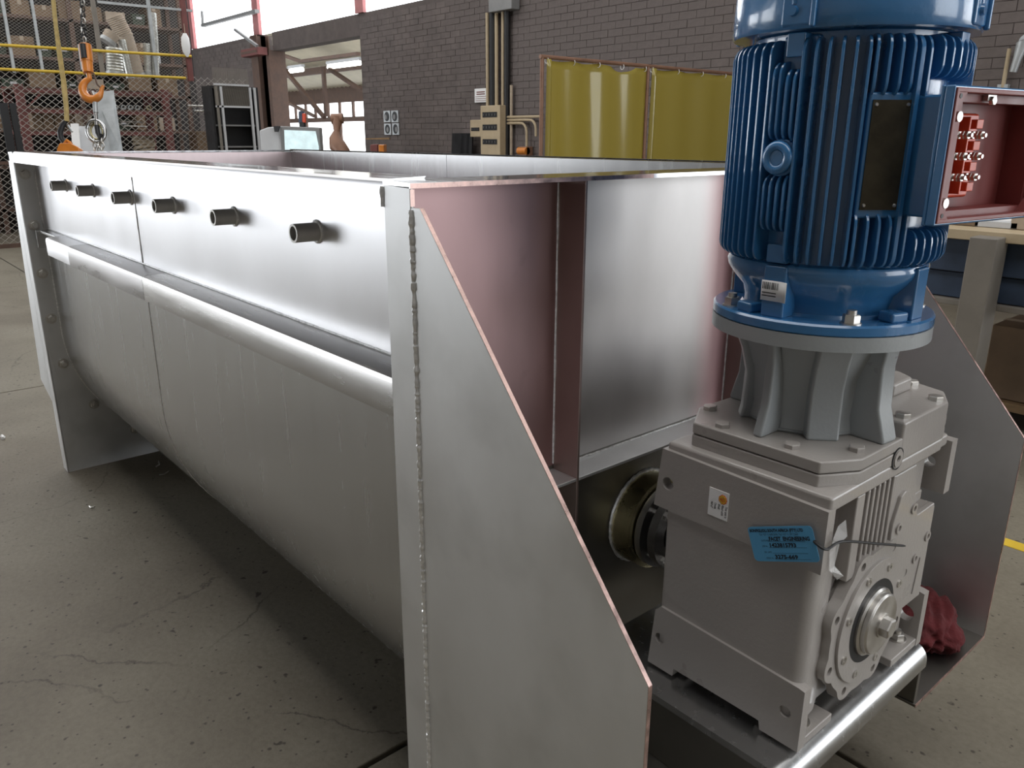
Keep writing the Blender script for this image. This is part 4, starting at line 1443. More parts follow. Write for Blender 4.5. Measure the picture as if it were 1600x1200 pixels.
bagp = MB()
vs, n = [], 12
for k, (r, dz) in enumerate(((0.02, 0.0), (0.05, -0.06), (0.055, -0.15), (0.045, -0.24), (0.012, -0.30))):
    for j in range(n):
        a = 2 * pi * j / n
        vs.append(pb + Vector((r * 0.6 * cos(a), r * (1 + 0.2 * sin(3 * a)) * sin(a), dz)))
bagp.add(vs, [tuple(range(n)), tuple(range(5 * n - 1, 4 * n - 1, -1))] + [(k * n + j, k * n + (j + 1) % n, (k + 1) * n + (j + 1) % n, (k + 1) * n + j) for k in range(4) for j in range(n)])
bg_ = thing('plastic_bag', pb + Vector((0, 0, -0.3)), 'crumpled white plastic bag hanging on the upper yellow rail', 'bag')
bagp.build('bag_body', M['white'], bg_)
MB().cyl(pb, pb + Vector((0, 0, 0.12)), 0.004, 6).build('bag_string', M['rope'], bg_)

# ---- hoist: load chain, hook block, hook, and the sling hanging from it
D = 5.5


def HP(u, v, d=D):
    return PD(u, v, d)


ho = thing('chain_hoist', HP(146, 160), 'orange chain hoist hook hanging from a dark load chain', 'hoist')


def link(c, ax, name, m, parent, rl=0.020, rw=0.011, r=0.0042):
    pts = []
    for j in range(16):
        a = 2 * pi * j / 16
        pts.append(Vector((c[0], c[1], c[2])) + ax * (rw * cos(a)) + Vector((0, 0, 1)) * (rl * sin(a)))
    return MB().tube(pts, r, 6, closed=True).build(name, m, parent)


c0, c1 = HP(126, -40), HP(131, 72)
N_ = 24
for k in range(N_):
    f = k / (N_ - 1)
    c = c0.lerp(c1, f)
    link(c + RT * 0.006 * (1 if k % 2 else -1), RT if k % 2 else FW, 'chain_link', M['darksteel'] if k % 3 else M['bolt'], ho)
bt, bb = HP(133, 70), HP(138, 114)
MB().tube([bt, bt.lerp(bb, 0.6), bt.lerp(bb, 0.62), bb], [0.040, 0.040, 0.036, 0.034], 20).build('hook_block', M['orange'], ho, bevel=0.003)
MB().tube([bt + RT * -0.037, bb + RT * -0.034 + UP * 0.02], 0.014, 10).build('block_side', M['greywhite'], ho)
MB().tube([bt.lerp(bb, 0.05) + FW * -0.030, bt.lerp(bb, 0.55) + FW * -0.030], 0.022, 10).build('block_slot', M['darksteel'], ho)
hc = HP(144, 139)
pth, rad = [], []
pth.append(bb)
rad.append(0.016)
pth.append(HP(139.5, 119))
rad.append(0.017)
for k in range(22):
    a = radians(105 + 255 * k / 21)
    pth.append(hc + RT * (0.066 * cos(a)) + UP * (0.072 * sin(a)))
    rad.append(0.017 + 0.013 * sin(pi * k / 21) - (0.004 if k > 18 else 0))
pth.append(hc + RT * 0.078 + UP * 0.024)
rad.append(0.010)
MB().tube(pth, rad, 14).build('hook', M['orange'], ho)
MB().tube([HP(146, 114), HP(152, 132), HP(157, 137)], 0.006, 8).build('safety_latch', M['rust'], ho)
sg_ = thing('wire_sling', HP(150, 235), 'steel wire sling with thimble hanging from the orange hook', 'sling')
MB().tube([HP(144, 143), HP(147, 150), HP(149, 170), HP(151, 196)], 0.012, 10).build('sling_leg', M['steel_dark'], sg_)
MB().tube([HP(148.5, 160), HP(149.5, 176)], 0.017, 12).build('ferrule', M['galv'], sg_)
tp = [HP(150 + 14 * cos(a) + 2 * sin(a), 205 + 17 * sin(a)) for a in [2 * pi * j / 24 for j in range(24)]]
MB().tube(tp, 0.012, 10, closed=True).build('thimble', M['steel'], sg_)
tp = [HP(150 + 9.5 * cos(a) + 1.5 * sin(a), 205 + 12 * sin(a)) + FW * 0.01 for a in [2 * pi * j / 24 for j in range(24)]]
MB().tube(tp, 0.008, 10, closed=True).build('thimble_liner', M['brass'], sg_)
MB().tube([HP(151, 196), HP(153, 208), HP(157, 217), HP(160, 210)], 0.016, 10).build('shackle', M['darksteel'], sg_)
for k, u in enumerate((148, 155, 160)):
    for j in range(9):
        link(HP(u, 220 + 7 * j), RT if (j + k) % 2 else FW, 'chain_link', M['bolt'], sg_, 0.018, 0.011, 0.0045)

wb = thing('webbing_sling', HP(105, 235), 'worn yellow webbing sling with a black hook, left of the orange hook', 'sling')
for o1 in (0, 1):
    path = [HP(80 + 2 * o1, -20), HP(86 + 1.5 * o1, 40), HP(92 + 3 * o1, 90), HP(98 + 3 * o1, 130), HP(103 + o1, 160), HP(104, 190)]
    mbw = MB()
    for i in range(len(path) - 1):
        mbw.beam(path[i] + FW * 0.006 * o1, path[i + 1] + FW * 0.006 * o1, 0.018, 0.004, FW)
    mbw.build('strap', M['webbing'], wb)
MB().tube([HP(99, 132), HP(103.5, 165), HP(104.5, 190)], 0.016, 10).build('sleeve', M['webbing'], wb)
MB().tube([HP(104, 188), HP(98, 196), HP(94, 206), HP(95, 216), HP(100, 224)], [0.012, 0.017, 0.019, 0.018, 0.012], 12).build('hook', M['darksteel'], wb)
MB().tube([HP(106, 196), HP(113, 206)], 0.007, 8).build('latch', M['galv'], wb)
cl = thing('lifting_clamp', HP(110, 236), 'orange lifting clamp hanging behind the far trough rim', 'clamp')
a_ = HP(107, 232)
MB().prism([(-0.075, -0.05), (0.10, -0.05), (0.085, 0.0), (0.03, 0.035), (-0.045, 0.035), (-0.06, 0.0)], 'y', -0.03, 0.03).v
vs = [a_ + RT * q + UP * z + FW * d for d in (-0.03, 0.03) for q, z in ((-0.075, -0.06), (0.10, -0.06), (0.085, 0.0), (0.03, 0.03), (-0.045, 0.03), (-0.06, 0.0))]
MB().add(vs, [tuple(range(5, -1, -1)), tuple(range(6, 12))] + [(i, (i + 1) % 6, (i + 1) % 6 + 6, i + 6) for i in range(6)]).build('clamp_body', M['orange'], cl, bevel=0.006)
MB().tube([a_ + UP * 0.03 + RT * -0.03, a_ + UP * 0.055 + RT * -0.01, a_ + UP * 0.03 + RT * 0.02], 0.012, 8).build('clamp_eye', M['orange'], cl)

# steel sheets standing behind the trough
lp_ = thing('steel_sheet', PD(170, 235, 8.0), 'tall grey galvanised sheet leaning against the cage', 'sheet')
q = [PD(145, 145, 8.0), PD(177, 141, 8.0), PD(192, 240, 7.9), PD(209, 430, 7.8), PD(180, 430, 7.8)]
for p in q[3:]:
    p.z = 0.0
k = len(q)
MB().add(q + [p + FW * 0.01 for p in q], [tuple(range(k)), tuple(range(2 * k - 1, k - 1, -1))] + [(i, i + k, (i + 1) % k + k, (i + 1) % k) for i in range(k)]).build('sheet_face', M['galv'], lp_, smooth=0)
q = [PD(145, 145, 7.99), PD(148, 145, 7.99), PD(183, 430, 7.78), PD(180, 430, 7.78)]
MB().add(q + [p - FW * 0.03 for p in q], [(0, 1, 2, 3), (7, 6, 5, 4), (0, 4, 5, 1), (1, 5, 6, 2), (2, 6, 7, 3), (3, 7, 4, 0)]).build('folded_edge', M['galv'], lp_, smooth=0)
lp2 = thing('white_channel', PD(120, 235, 7.6), 'white folded sheet channel standing left of the grey sheet', 'channel')
for (ua, ub, va, off) in ((110, 122, 193, 0.0), (122, 150, 197, 0.05)):
    q = [PD(ua, va, 7.6 + off), PD(ub, va, 7.6 + off), PD(ub + 20, 436, 7.6 + off), PD(ua + 20, 436, 7.6 + off)]
    MB().add(q + [p + FW * 0.015 for p in q], [(0, 1, 2, 3), (7, 6, 5, 4), (0, 4, 5, 1), (1, 5, 6, 2), (2, 6, 7, 3), (3, 7, 4, 0)]).build('web' if off else 'flange', M['greywhite'] if off else M['white'], lp2, smooth=0)

# tall glass-fronted cabinet with mesh head between cage and doorway
M['darkgrey'] = material('charcoal_plastic', (0.07, 0.07, 0.07), 0.5)
XC = -10.2
cb = thing('tall_cabinet', (XC, 4.5, 0), 'dark tall cabinet with pale door frame beside the mesh cage', 'cabinet')
yL, yR = P(338, 180, 'x', XC).y, P(392, 180, 'x', XC).y
MB().box(XC - 0.30, yL - 0.05, 0, XC - 0.26, yR + 0.13, 1.98).box(XC - 0.26, yL - 0.05, 0, XC, yL - 0.02, 1.98).box(XC - 0.26, yR + 0.10, 0, XC, yR + 0.13, 1.98).box(XC - 0.30, yL - 0.05, 1.98, XC, yR + 0.13, 2.01).build('carcass', M['darksteel'], cb)
for z in (1.0, 1.22, 1.50):
    MB().box(XC - 0.258, yL - 0.018, z, XC - 0.03, yR + 0.098, z + 0.02).build('shelf', M['grey'], cb)
zt = P(345, 135, 'x', XC).z
for u, m_ in ((336, 'greysteel'), (343, 'greywhite'), (388, 'greywhite'), (395, 'greywhite')):
    y = P(u + 5, 180, 'x', XC).y
    MB().box(XC, y - 0.016, 0, XC + 0.03, y + 0.016, zt).build('door_stile', M[m_], cb, bevel=0.003, seg=1)
for v in (133, 167):
    z = P(365, v, 'x', XC).z
    MB().box(XC, yL, z - 0.012, XC + 0.03, yR, z + 0.012).build('door_rail', M['greywhite'], cb)
mbm = MB()
z0, z1 = P(365, 167, 'x', XC).z, P(365, 107, 'x', XC).z
y = yL
while y < yR:
    mbm.box(XC + 0.010, y, z0, XC + 0.013, y + 0.006, z1)
    y += 0.014
mbm.build('louvre_mesh', M['greysteel'], cb, smooth=0, kind='stuff')
t = thing('carton', (XC - 0.2, yL + 0.12, 1.022), 'small white carton with a striped side on the cabinet shelf', 'carton')
MB().box(XC - 0.24, yL + 0.04, 1.022, XC - 0.1, yL + 0.2, 1.16).build('carton_body', M['white'], t, bevel=0.003)
for j in range(3):
    MB().box(XC - 0.1, yL + 0.06 + 0.04 * j, 1.04, XC - 0.098, yL + 0.075 + 0.04 * j, 1.10).build('stripe', M['ink'], t, smooth=0)

# machine control console with its beacon
DC = 7.4
cn = thing('control_console', (PD(470, 235, DC).x, PD(470, 235, DC).y, 0), 'pale grey machine console with a lit tilted screen', 'console')


def cpoly(name, pts, d0, d1, m, parent, bevel=0.0):
    q = [PD(u, v, d0) for u, v in pts]
    fwh = Vector((FW.x, FW.y, 0)).normalized()
    for p, (u, v) in zip(q, pts):
        if v >= 300:
            p.z = 0.0
    q += [p + fwh * (d1 - d0) for p in q]
    k = len(pts)
    return MB().add(q, [tuple(range(k)), tuple(range(2 * k - 1, k - 1, -1))] + [(i, i + k, (i + 1) % k + k, (i + 1) % k) for i in range(k)]).build(name, m, parent, bevel=bevel, smooth=0 if not bevel else 30)


cpoly('side_casing', [(405, 204), (418, 199), (441, 197), (443, 300), (412, 300)], DC + 0.02, DC + 0.5, M['greywhite'], cn, 0.01)
cpoly('bezel', [(437, 197), (499, 199), (506, 300), (440, 300)], DC, DC + 0.12, M['grey'], cn, 0.01)
cpoly('screen', [(444, 203), (493, 205), (498, 229), (499, 260), (446, 260)], DC - 0.004, DC, M['screen'], cn)
cpoly('handle', [(427, 197), (437, 197), (434, 206), (429, 206)], DC - 0.03, DC + 0.0, M['darksteel'], cn)
MB().cyl(PD(473, 199, DC + 0.06), PD(472, 192, DC + 0.06), 0.03, 14).build('beacon_base', M['darksteel'], cn)
MB().cyl(PD(471, 192, DC + 0.06), PD(471, 175, DC + 0.06), 0.026, 14).build('beacon_dome', M['bluesteel'], cn)
MB().cyl(PD(475, 192, DC + 0.05), PD(475, 178, DC + 0.05), 0.018, 14).build('beacon_lens', M['redterm'], cn)

# ---- next hall seen through the doorway
YH = 14.0
hw = MB()
zs0, zs1 = P(500, 162, 'y', YH).z, P(500, 184, 'y', YH).z
xa, xb = -34.0, -12.5
hw.box(xa, YH, zs0 + 0.0, xb, YH + 0.2, 5.0)
hw.build('wall_far', M['rust'], kind='structure')
wz = [(zs1, zs0), (0.6, P(500, 191, 'y', YH).z)]
gl = 0
for i, (za, zb_) in enumerate(wz):
    w_ = MB().box(xa, YH + 0.06, za, xb, YH + 0.08, zb_).build('window_%d' % (5 + i), M['pane'], kind='structure', smooth=0)
    for u in (446, 462, 478, 493, 513, 531, 552):
        x = P(u, 180, 'y', YH).x
        if i == 1 and u in (462, 493, 513, 552):
            continue
        MB().box(x - 0.05, YH - 0.02, za, x + 0.05, YH + 0.05, zb_).build('mullion', M['rust'], w_, smooth=0)
MB().box(xa, YH - 0.05, wz[1][1], xb, YH + 0.1, zs1).build('trim_10', M['rust'], kind='structure')
MB().box(xa, YH, 0, xb, YH + 0.2, 0.6).build('wall_far_dado', M['darkwall'], kind='structure')
MB().box(xa - 0.2, 7.25, 0, xa, YH, 5).build('wall_hall_end', M['plaster'], kind='structure')
# pitched roof of that hall, corrugated sheets on purlins
rf = MB()
n = 150
vs, fs = [], []
for i in range(n + 1):
    x = xa + (xb - xa) * i / n
    dz = 0.05 if i % 2 else 0.0
    vs += [(x, 7.3, 4.6 + dz), (x, YH + 0.1, zs0 + 0.45 + dz), (x, 7.3, 4.72 + dz), (x, YH + 0.1, zs0 + 0.57 + dz)]
for i in range(n):
    a = 4 * i
    fs += [(a, a + 1, a + 5, a + 4), (a + 2, a + 6, a + 7, a + 3)]
fs += [(0, 2, 3, 1), (4 * n, 4 * n + 1, 4 * n + 3, 4 * n + 2)]
rf.add(vs, fs)
rfo = rf.build('ceiling_hall', M['whiteroof'], kind='structure', smooth=0)
for y in (8.5, 10.3, 12.1):
    z = 4.6 + (zs0 + 0.45 - 4.6) * (y - 7.3) / (YH - 7.2)
    MB().box(xa, y - 0.06, z - 0.22, xb, y + 0.06, z - 0.02).build('purlin', M['rust'], rfo, smooth=0)
tz = thing('roof_truss', P(505, 105, 'y', 9.2), 'brown steel roof brace struts in the hall beyond the doorway', 'truss')
for (u0, v0, u1, v1, y) in ((424, 84, 507, 184, 9.2), (505, 104, 510, 182, 9.2), (515, 108, 566, 142, 9.4), (430, 150, 492, 182, 11.0), (430, 82, 470, 96, 8.9), (470, 96, 560, 84, 8.9)):
    MB().beam(P(u0, v0, 'y', y), P(u1, v1, 'y', y), 0.10, 0.07).build('strut', M['rust'], tz, smooth=0)
for k, (u0, v0, u1, v1) in enumerate(((428, 115, 446, 112), (452, 112, 474, 108), (512, 105, 564, 98))):
    a, b = P(u0, v0, 'y', 10.6), P(u1, v1, 'y', 10.6)
    b.z = a.z = (a.z + b.z) / 2
    t = thing('batten_light', (a + b) / 2, ['lit batten light at the left of the doorway', 'lit batten light in the middle of the doorway view', 'long lit batten light at the right of the doorway'][k], 'light', 'batten lights in the next hall')
    MB().box(a.x, 10.55, a.z + 0.06, b.x, 10.65, a.z + 0.14).build('batten', M['greywhite'], t)
    MB().cyl((a.x + 0.05, 10.6, a.z), (b.x - 0.05, 10.6, a.z), 0.055, 12).build('tube', M['tube'], t)
# brown stand and orange bits in front of the doorway
bs = thing('swivel_stand', PD(532, 300, 9.5), 'brown curved stand in front of the bright doorway windows', 'stand')
MB().tube([PD(527, 184, 9.5), PD(526, 205, 9.5), PD(526, 215, 9.5)], [0.07, 0.035, 0.05], 14).build('stem', M['copper'], bs)
MB().tube([PD(526, 206, 9.5), PD(524, 216, 9.5), PD(527, 227, 9.5), PD(534, 236, 9.5), PD(536, 300, 9.5), PD(536, 392, 9.5)], [0.04, 0.075, 0.10, 0.10, 0.08, 0.16], 14).build('seat_shell', M['copper'], bs)
MB().tube([PD(518, 186, 9.5), PD(536, 185, 9.5)], 0.06, 12).build('head', M['copper'], bs)
ob = thing('orange_box', PD(597, 300, 9.0), 'small bright orange box by the wall left of the fuse boxes', 'box')
cpoly('case', [(591, 226), (600, 226), (600, 300), (591, 300)], 9.0, 9.2, M['orange'], ob, 0.01)
cpoly('case_side', [(578, 226), (590, 225), (590, 300), (580, 300)], 9.0, 9.1, M['redoxide'], ob, 0.01)
cpoly('shelf_arm', [(571, 216), (608, 215), (608, 218), (571, 218)], 9.2, 9.3, M['wood'], ob)

# ---- on the brick wall: posters, notice, fuse boxes, conduits
for k, (u0, v0, u1, v1) in enumerate(((600.5, 173, 610, 191), (612.5, 172.5, 622.5, 191), (601.5, 193, 611, 210.5), (614, 192.5, 623.5, 210.5))):
    a, b = P(u0, v1, 'y', YW - 0.02), P(u1, v0, 'y', YW - 0.02)
    lab = ['upper left', 'upper right', 'lower left', 'lower right'][k]
    t = thing('wall_poster', (a.x, YW - 0.02, a.z), '%s of four small grey posters on the brick wall' % lab, 'poster', 'four posters on the brick wall')
    MB().box(a.x, YW - 0.03, a.z, b.x, YW - 0.012, b.z).build('sheet', M['galv'], t, smooth=0)
    cx, cz = (a.x + b.x) / 2, (a.z + b.z) / 2
    hwid, hh = (b.x - a.x) * 0.36, (b.z - a.z) * 0.42
    MB().prism([(cx + hwid * cos(q), cz + hh * sin(q)) for q in [2 * pi * j / 20 for j in range(20)]], 'y', YW - 0.033, YW - 0.031, ).build('print', M['darksteel'], t, smooth=0)
    MB().prism([(cx + hwid * 0.45 * cos(q) + 0.02 * (k - 1.5), cz - hh * 0.1 + hh * 0.55 * sin(q)) for q in [2 * pi * j / 16 for j in range(16)]], 'y', YW - 0.036, YW - 0.034).build('print', M['grey'], t, smooth=0)
a, b = P(742, 160.5, 'y', YW - 0.03), P(761.5, 137.5, 'y', YW - 0.03)
nt2 = thing('notice_board', (a.x, YW - 0.03, a.z), 'white notice with faint red lettering above the fuse boxes', 'notice')
MB().box(a.x, YW - 0.035, a.z, b.x, YW - 0.012, b.z).build('panel', M['white'], nt2, bevel=0.003)
for j in range(5):
    z = b.z - 0.055 - 0.028 * j
    ins = 0.05 if j < 2 else 0.025
    MB().box(a.x + ins, YW - 0.038, z, b.x - ins, YW - 0.036, z + (0.014 if j < 2 else 0.006)).build('print_line', M['redoxide'], nt2, smooth=0)
YB = YW - 0.20


def fuse(u0, v0, u1, v1, slots, label):
    a, b = P(u0, v1, 'y', YB), P(u1, v0, 'y', YB)
    t = thing('fuse_box', (a.x, YB, a.z), label, 'fuse box')
    MB().box(a.x, YB, a.z, b.x, YW - 0.012, b.z).build('case', M['cream'], t, bevel=0.01)
    for (f0, f1, g0, g1) in slots:
        x0, x1 = a.x + (b.x - a.x) * f0, a.x + (b.x - a.x) * f1
        z0, z1 = a.z + (b.z - a.z) * g0, a.z + (b.z - a.z) * g1
        w = MB().box(x0, YB - 0.004, z0, x1, YB + 0.004, z1).build('breaker_window', M['darksteel'], t, smooth=0)
        nb_ = 5
        for j in range(nb_):
            xx = x0 + (x1 - x0) * (j + 0.3) / nb_
            MB().box(xx, YB - 0.012, z0 + (z1 - z0) * 0.3, xx + (x1 - x0) * 0.08, YB - 0.003, z0 + (z1 - z0) * 0.7).build('breaker', M['darkgrey'], w, smooth=0)
    return t


fuse(751, 164, 781, 246, [(0.12, 0.86, 0.775, 0.875), (0.12, 0.86, 0.53, 0.64), (0.12, 0.86, 0.26, 0.36)], 'tall cream fuse box with three breaker windows')
fuse(734.5, 187, 751, 214, [(0.12, 0.88, 0.35, 0.55)], 'small cream fuse box left of the tall one')
cn2 = thing('conduit_run', P(780, 235, 'y', YW - 0.05), 'bundle of vertical conduits rising above the fuse boxes', 'conduit')
for u, r, m_ in ((762, 0.026, 'cream'), (776, 0.026, 'cream'), (786, 0.024, 'cream'), (770, 0.05, 'darksteel'), (792, 0.04, 'darksteel')):
    p = P(u, 120, 'y', YW - 0.06)
    MB().cyl((p.x, YW - 0.06, 1.72 if r < 0.04 else 0.0), (p.x, YW - 0.06, 3.0), r, 12).build('conduit', M[m_], cn2)
p = P(799, 180, 'y', YW - 0.05)
MB().cyl((p.x, YW - 0.05, 0), (p.x, YW - 0.05, P(799, 133, 'y', YW - 0.05).z), 0.020, 10).build('conduit', M['tan'], cn2)
a, b = P(764, 20, 'y', YW - 0.15), P(800, -20, 'y', YW - 0.15)
MB().box(a.x, YW - 0.16, a.z, b.x, YW - 0.012, b.z).build('junction_box', M['grey'], cn2, bevel=0.01)
for (v, u1, bend) in ((183, 846, 0), (188, 840, 1), (193, 822, 2)):
    a = P(782, v, 'y', YW - 0.07)
    b = P(u1, v - 1, 'y', YW - 0.07)
    path = [a, a.lerp(b, 0.5), b]
    if bend:
        path = [a, a.lerp(b, 0.7)] + [a.lerp(b, 0.8) + Vector((0.12 * sin(q), 0, -0.12 * (1 - cos(q)))) for q in (0.3, 0.7, 1.1, 1.5)]
        last = path[-1]
        path.append(last + Vector((0.005, 0, -0.25 if bend == 2 else -0.1)))
    MB().tube(path, 0.017, 8).build('conduit_branch', M['cream'], cn2)
og = thing('orange_socket', P(818, 236, 'y', YW - 0.1), 'dull orange industrial socket below the conduit bend', 'socket')
a, b = P(813, 250, 'y', YW - 0.12), P(824, 229, 'y', YW - 0.12)
MB().box(a.x, YW - 0.14, a.z, b.x, YW - 0.012, b.z).build('case', M['copper'], og, bevel=0.012)
MB().cyl((a.x - 0.03, YW - 0.12, a.z + 0.12), (b.x, YW - 0.12, a.z + 0.12), 0.05, 12).build('cap', M['orange'], og)
pal = thing('stacked_sheets', P(715, 236, 'y', YW - 0.3), 'row of dark sheets leaning on the wall left of the fuse boxes', 'sheets')
for k in range(6):
    p = P(703 + 6 * k, 208, 'y', YW - 0.22 + 0.02 * k)
    MB().obox((p.x, YW - 0.16, p.z / 2), (0.16, 0.02, p.z), Matrix.Rotation(-0.07, 3, 'X')).build('sheet', M['darksteel'], pal, smooth=0)

# crane bracket on the stanchion, below the window line
brk = thing('jib_bracket', P(400, 60, 'y', YW - 0.3), 'grey steel bracket arm sticking out from the red stanchion', 'bracket')
a, b = P(317, 40, 'y', YW - 0.3), P(404, 45, 'y', YW - 0.3)
b.z = a.z
MB().beam(a, b, 0.09, 0.06).build('arm', M['grey'], brk, smooth=0)
MB().beam(a, P(315.5, 17, 'y', YW - 0.3), 0.05, 0.04).build('end_post', M['grey'], brk, smooth=0)
MB().beam(P(367, 46, 'y', YW - 0.3), P(402, 72, 'y', YW - 0.3), 0.05, 0.05).build('strut', M['grey'], brk, smooth=0)
jb = thing('isolator_box', P(392, 89, 'y', YW - 0.3), 'rust brown box beside the doorway column', 'box')
a, b = P(378, 90, 'y', YW - 0.3), P(404, 73, 'y', YW - 0.3)
MB().box(a.x, YW - 0.32, a.z, b.x, YW - 0.12, b.z).build('case', M['redoxide'], jb, bevel=0.01)
MB().box(a.x + 0.05, YW - 0.33, a.z + 0.05, b.x - 0.05, YW - 0.318, b.z - 0.05).build('lid', M['rust'], jb)

# ---- yellow welding curtain on its frame
XK = -4.0
wc = thing('welding_curtain', (XK, 5.2, 0), 'translucent yellow welding curtain laced to a brown pipe frame', 'curtain')
y0, y1, y2 = P(847, 90, 'x', XK).y, P(1013, 100, 'x', XK).y, 6.75
ztop = 1.955
for (ya, yb) in ((y0 + 0.02, y1 - 0.015), (y1 + 0.015, y2)):
    nu, nv = 40, 24
    vs, fs = [], []
    for i in range(nu + 1):
        for j in range(nv + 1):
            f, g = i / nu, j / nv
            y = ya + (yb - ya) * f
            sag = 0.010 * abs(sin(f * pi * 4)) * (1 if j == nv else 0)
            z = 0.25 + (ztop - 0.25 - 0.004 - sag) * g
            if j == nv and 0.62 < f < 0.85 and ya < y1 - 0.5:
                z -= 0.05 * sin(pi * (f - 0.62) / 0.23)
            x = XK + 0.012 * sin(f * 23 + 1.5 * g) * (0.4 + g) + 0.018 * sin(f * 7 + 2) + (0.02 * sin(f * 60) if f < 0.12 else 0)
            vs.append((x, y, z))
    for i in range(nu):
        for j in range(nv):
            a = i * (nv + 1) + j
            fs.append((a, a + nv + 1, a + nv + 2, a + 1))
    cu = MB().add(vs, fs).build('curtain_panel', M['curtain'], wc)
    md = cu.modifiers.new('film', 'SOLIDIFY')
    md.thickness = 0.001
    for k in range(5):
        y = ya + (yb - ya) * (k + 0.1) / 4.2
        MB().tube([(XK + 0.02 * cos(q), y, ztop - 0.012 + 0.022 * sin(q)) for q in [2 * pi * j / 12 for j in range(12)]], 0.003, 6, closed=True).build('lacing_ring', M['white'], wc)
MB().cyl((XK, y0 - 0.02, ztop + 0.012), (XK, y2, ztop + 0.012), 0.016, 10).build('top_rail', M['frame_brown'] if 'frame_brown' in M else M['copper'], wc)
for y in (y0, y1, y2):
    MB().cyl((XK, y, 0), (XK, y, ztop + 0.012), 0.016, 10).build('post', M['copper'], wc)
    MB().box(XK - 0.25, y - 0.025, 0, XK + 0.25, y + 0.025, 0.03).build('foot', M['copper'], wc)

# ---- right: navy steel bench with a grey upright, cartons below
YT = 3.3
bn = thing('steel_bench', (0.2, YT, 0), 'worn navy blue steel workbench behind the far wing plate', 'workbench')
xl_, xr_ = -1.2, 2.2
ztb = P(1560, 377, 'y', YT).z
MB().box(xl_, YT - 0.06, ztb, xr_, YT + 1.1, ztb + 0.045).build('bench_top', M['cream'], bn, bevel=0.004)
zb1 = P(1560, 395, 'y', YT).z
zb2 = P(1580, 478, 'y', YT).z
MB().box(xl_, YT, zb2 + 0.12, xr_, YT + 0.05, ztb - 0.004).build('apron', M['bluesteel'], bn, bevel=0.004)
MB().box(xl_, YT + 0.02, zb2, xr_, YT + 0.06, zb2 + 0.115).build('lower_apron', M['bluesteel'], bn, bevel=0.004)
MB().box(xl_, YT - 0.015, zb2 - 0.03, xr_, YT + 0.05, zb2 - 0.004).build('bottom_lip', M['greysteel'], bn, bevel=0.003)
for x in (xl_ + 0.1, xr_ - 0.1):
    MB().box(x - 0.05, YT + 0.06, 0, x + 0.05, YT + 0.16, ztb).build('leg', M['bluesteel'], bn)
pu = P(1545, 370, 'y', YT - 0.10)
px_ = pu.x
MB().box(px_ - 0.055, YT - 0.16, 0, px_ + 0.055, YT - 0.02, pu.z).build('upright', M['greysteel'], bn, bevel=0.006)
MB().box(px_ - 0.10, YT - 0.22, 0, px_ + 0.10, YT - 0.0, 0.012).build('upright_foot', M['greysteel'], bn)
MB().box(xl_, YT + 0.3, 0.10, xr_, YT + 1.0, 0.14).build('under_shelf', M['wood'], bn)
xq = P(1575, 520, 'y', YT + 0.35).x
for k, (dx, dy, h, m_, lab) in enumerate(((0.12, 0.0, 0.36, 'card', 'brown carton under the navy workbench, nearest the grey upright'), (0.55, 0.02, 0.42, 'card', 'tall brown carton under the navy workbench at the right'), (0.98, 0.05, 0.3, 'tan', 'pale carton under the far end of the navy workbench'))):
    box_item('cardboard_box', xq + dx, YT + 0.52 + dy, 0.141, 0.38, 0.35, h, M[m_], lab, 'box')
yt_ = thing('spray_can', (xq - 0.14, YT + 0.42, 0.141), 'yellow spray can under the navy workbench', 'can')
MB().lathe([(0.033, 0), (0.033, 0.20), (0.022, 0.22), (0.0001, 0.22)], (xq - 0.14, YT + 0.42, 0.141), 18).build('can_body', M['yellow'], yt_)
MB().lathe([(0.020, 0.215), (0.018, 0.25), (0.0001, 0.25)], (xq - 0.14, YT + 0.42, 0.141), 14).build('cap', M['white'], yt_)
for k, (u, v, w, h, m_, lab) in enumerate(((1500, 360, 0.26, 0.045, 'card', 'flat brown board lying on the navy workbench'), (1573, 358, 0.18, 0.03, 'greywhite', 'pale folded paper on the navy workbench'), (1616, 352, 0.10, 0.06, 'tan', 'small tan packet on the navy workbench'))):
    p = P(u, v, 'y', YT + 0.25)
    t = thing('bench_item', (p.x, YT + 0.25, ztb + 0.046), lab, 'board' if k == 0 else 'packet')
    MB().box(p.x - w / 2, YT + 0.1, ztb + 0.046, p.x + w / 2, YT + 0.4, ztb + 0.046 + h).build('slab', M[m_], t, bevel=0.004)
    MB().box(p.x - w / 2 + 0.02, YT + 0.12, ztb + 0.046 + h, p.x + w / 2 - 0.03, YT + 0.38, ztb + 0.049 + h).build('top_sheet', M['white'] if k else M['tan'], t)
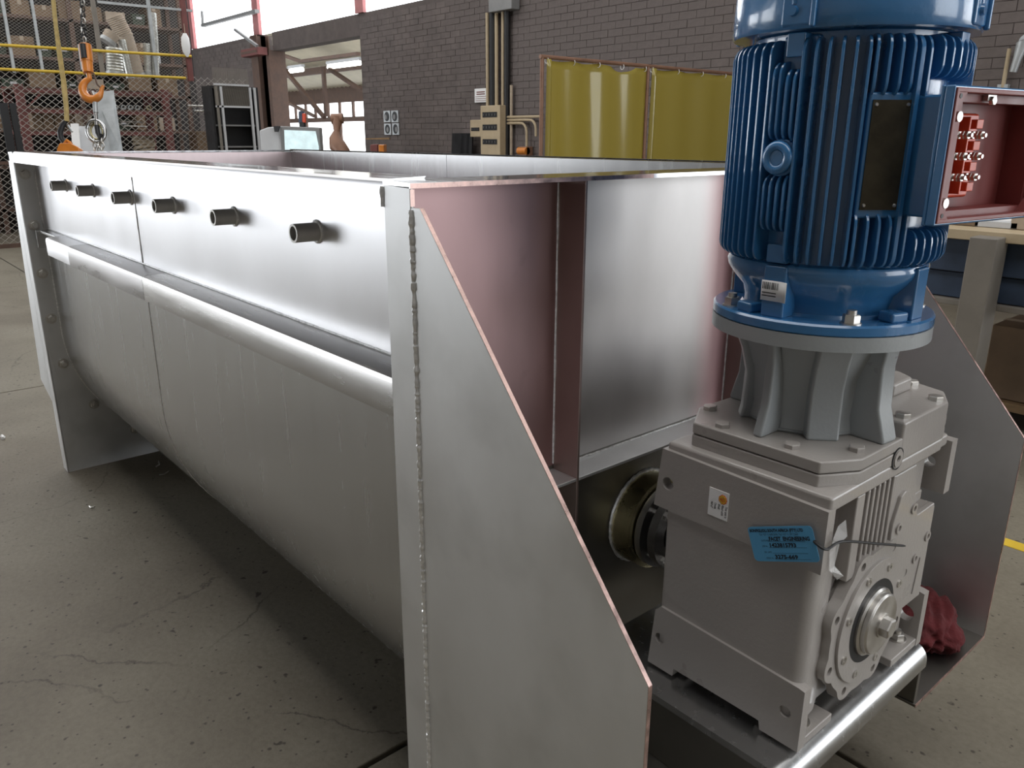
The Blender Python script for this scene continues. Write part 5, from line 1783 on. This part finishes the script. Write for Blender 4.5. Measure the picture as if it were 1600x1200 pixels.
# pipe and hook on the wall at the right
wp = thing('wall_pipe', P(1571, 110, 'y', YW - 0.05), 'thin pale pipe running down the brick wall right of the motor', 'pipe')
p = P(1575, 90, 'y', YW - 0.05)
ztp = P(1577, 76, 'y', YW - 0.05).z
MB().cyl((p.x, YW - 0.05, 0.4), (p.x, YW - 0.05, ztp), 0.016, 10).build('pipe', M['cream'], wp)
MB().box(p.x - 0.04, YW - 0.06, ztp - 0.3, p.x + 0.04, YW - 0.012, ztp - 0.27).build('clip', M['galv'], wp)
wl = thing('wall_lamp', P(1597, 80, 'y', YW - 0.1), 'pale wall fitting at the right edge above the terminal box', 'fitting')
a = P(1597, 70, 'y', YW - 0.1)
MB().tube([a + Vector((0, 0.09, 0.03)), a, a + Vector((-0.015, 0, -0.1)), a + Vector((-0.03, 0, -0.20))], [0.03, 0.045, 0.032, 0.028], 12).build('arm', M['galv'], wl)
MB().lathe([(0.06, 0.085), (0.06, 0.098)], (a.x, a.y, a.z + 0.03), 18, 'y').build('wall_plate', M['galv'], wl)
# painted floor line
fm = MB().box(-3.0, 2.335, 0.0, 3.5, 2.395, 0.002).build('floor_marking', M['yellow'], smooth=0)
fm['label'], fm['category'] = 'yellow painted line on the floor at the far right', 'floor line'

# swarf and chips on the floor
for k, (u, v, l, w, lab) in enumerate(((4, 686, 0.028, 0.016, 'white chip on the floor at the left edge'), (246, 727, 0.045, 0.006, 'thin bright sliver on the floor under the far trough foot'), (256, 741, 0.038, 0.005, 'curled bright sliver on the floor beside the far trough foot'), (144, 793, 0.030, 0.006, 'small pale sliver on the floor below the far corner'))):
    p = P(u, v, 'z', 0.0)
    t = thing('metal_sliver' if k else 'paint_chip', p, lab, 'chip' if not k else 'sliver')
    a = random.uniform(0, pi)
    d = Vector((cos(a), sin(a), 0))
    MB().tube([p - d * l / 2 + Vector((0, 0, w / 2)), p + Vector((d.y, -d.x, 0)) * l * 0.18 + Vector((0, 0, w * 0.5)), p + d * l / 2 + Vector((0, 0, w / 2 + 0.004))], w / 2, 6).build('curl', M['white'] if not k else M['bolt'], t)
    MB().tube([p + d * l / 2 + Vector((0, 0, w / 2 + 0.004)), p + d * l * 0.6 + Vector((0, 0, w / 2 + 0.008))], w / 4, 6).build('tip', M['white'] if not k else M['bolt'], t)
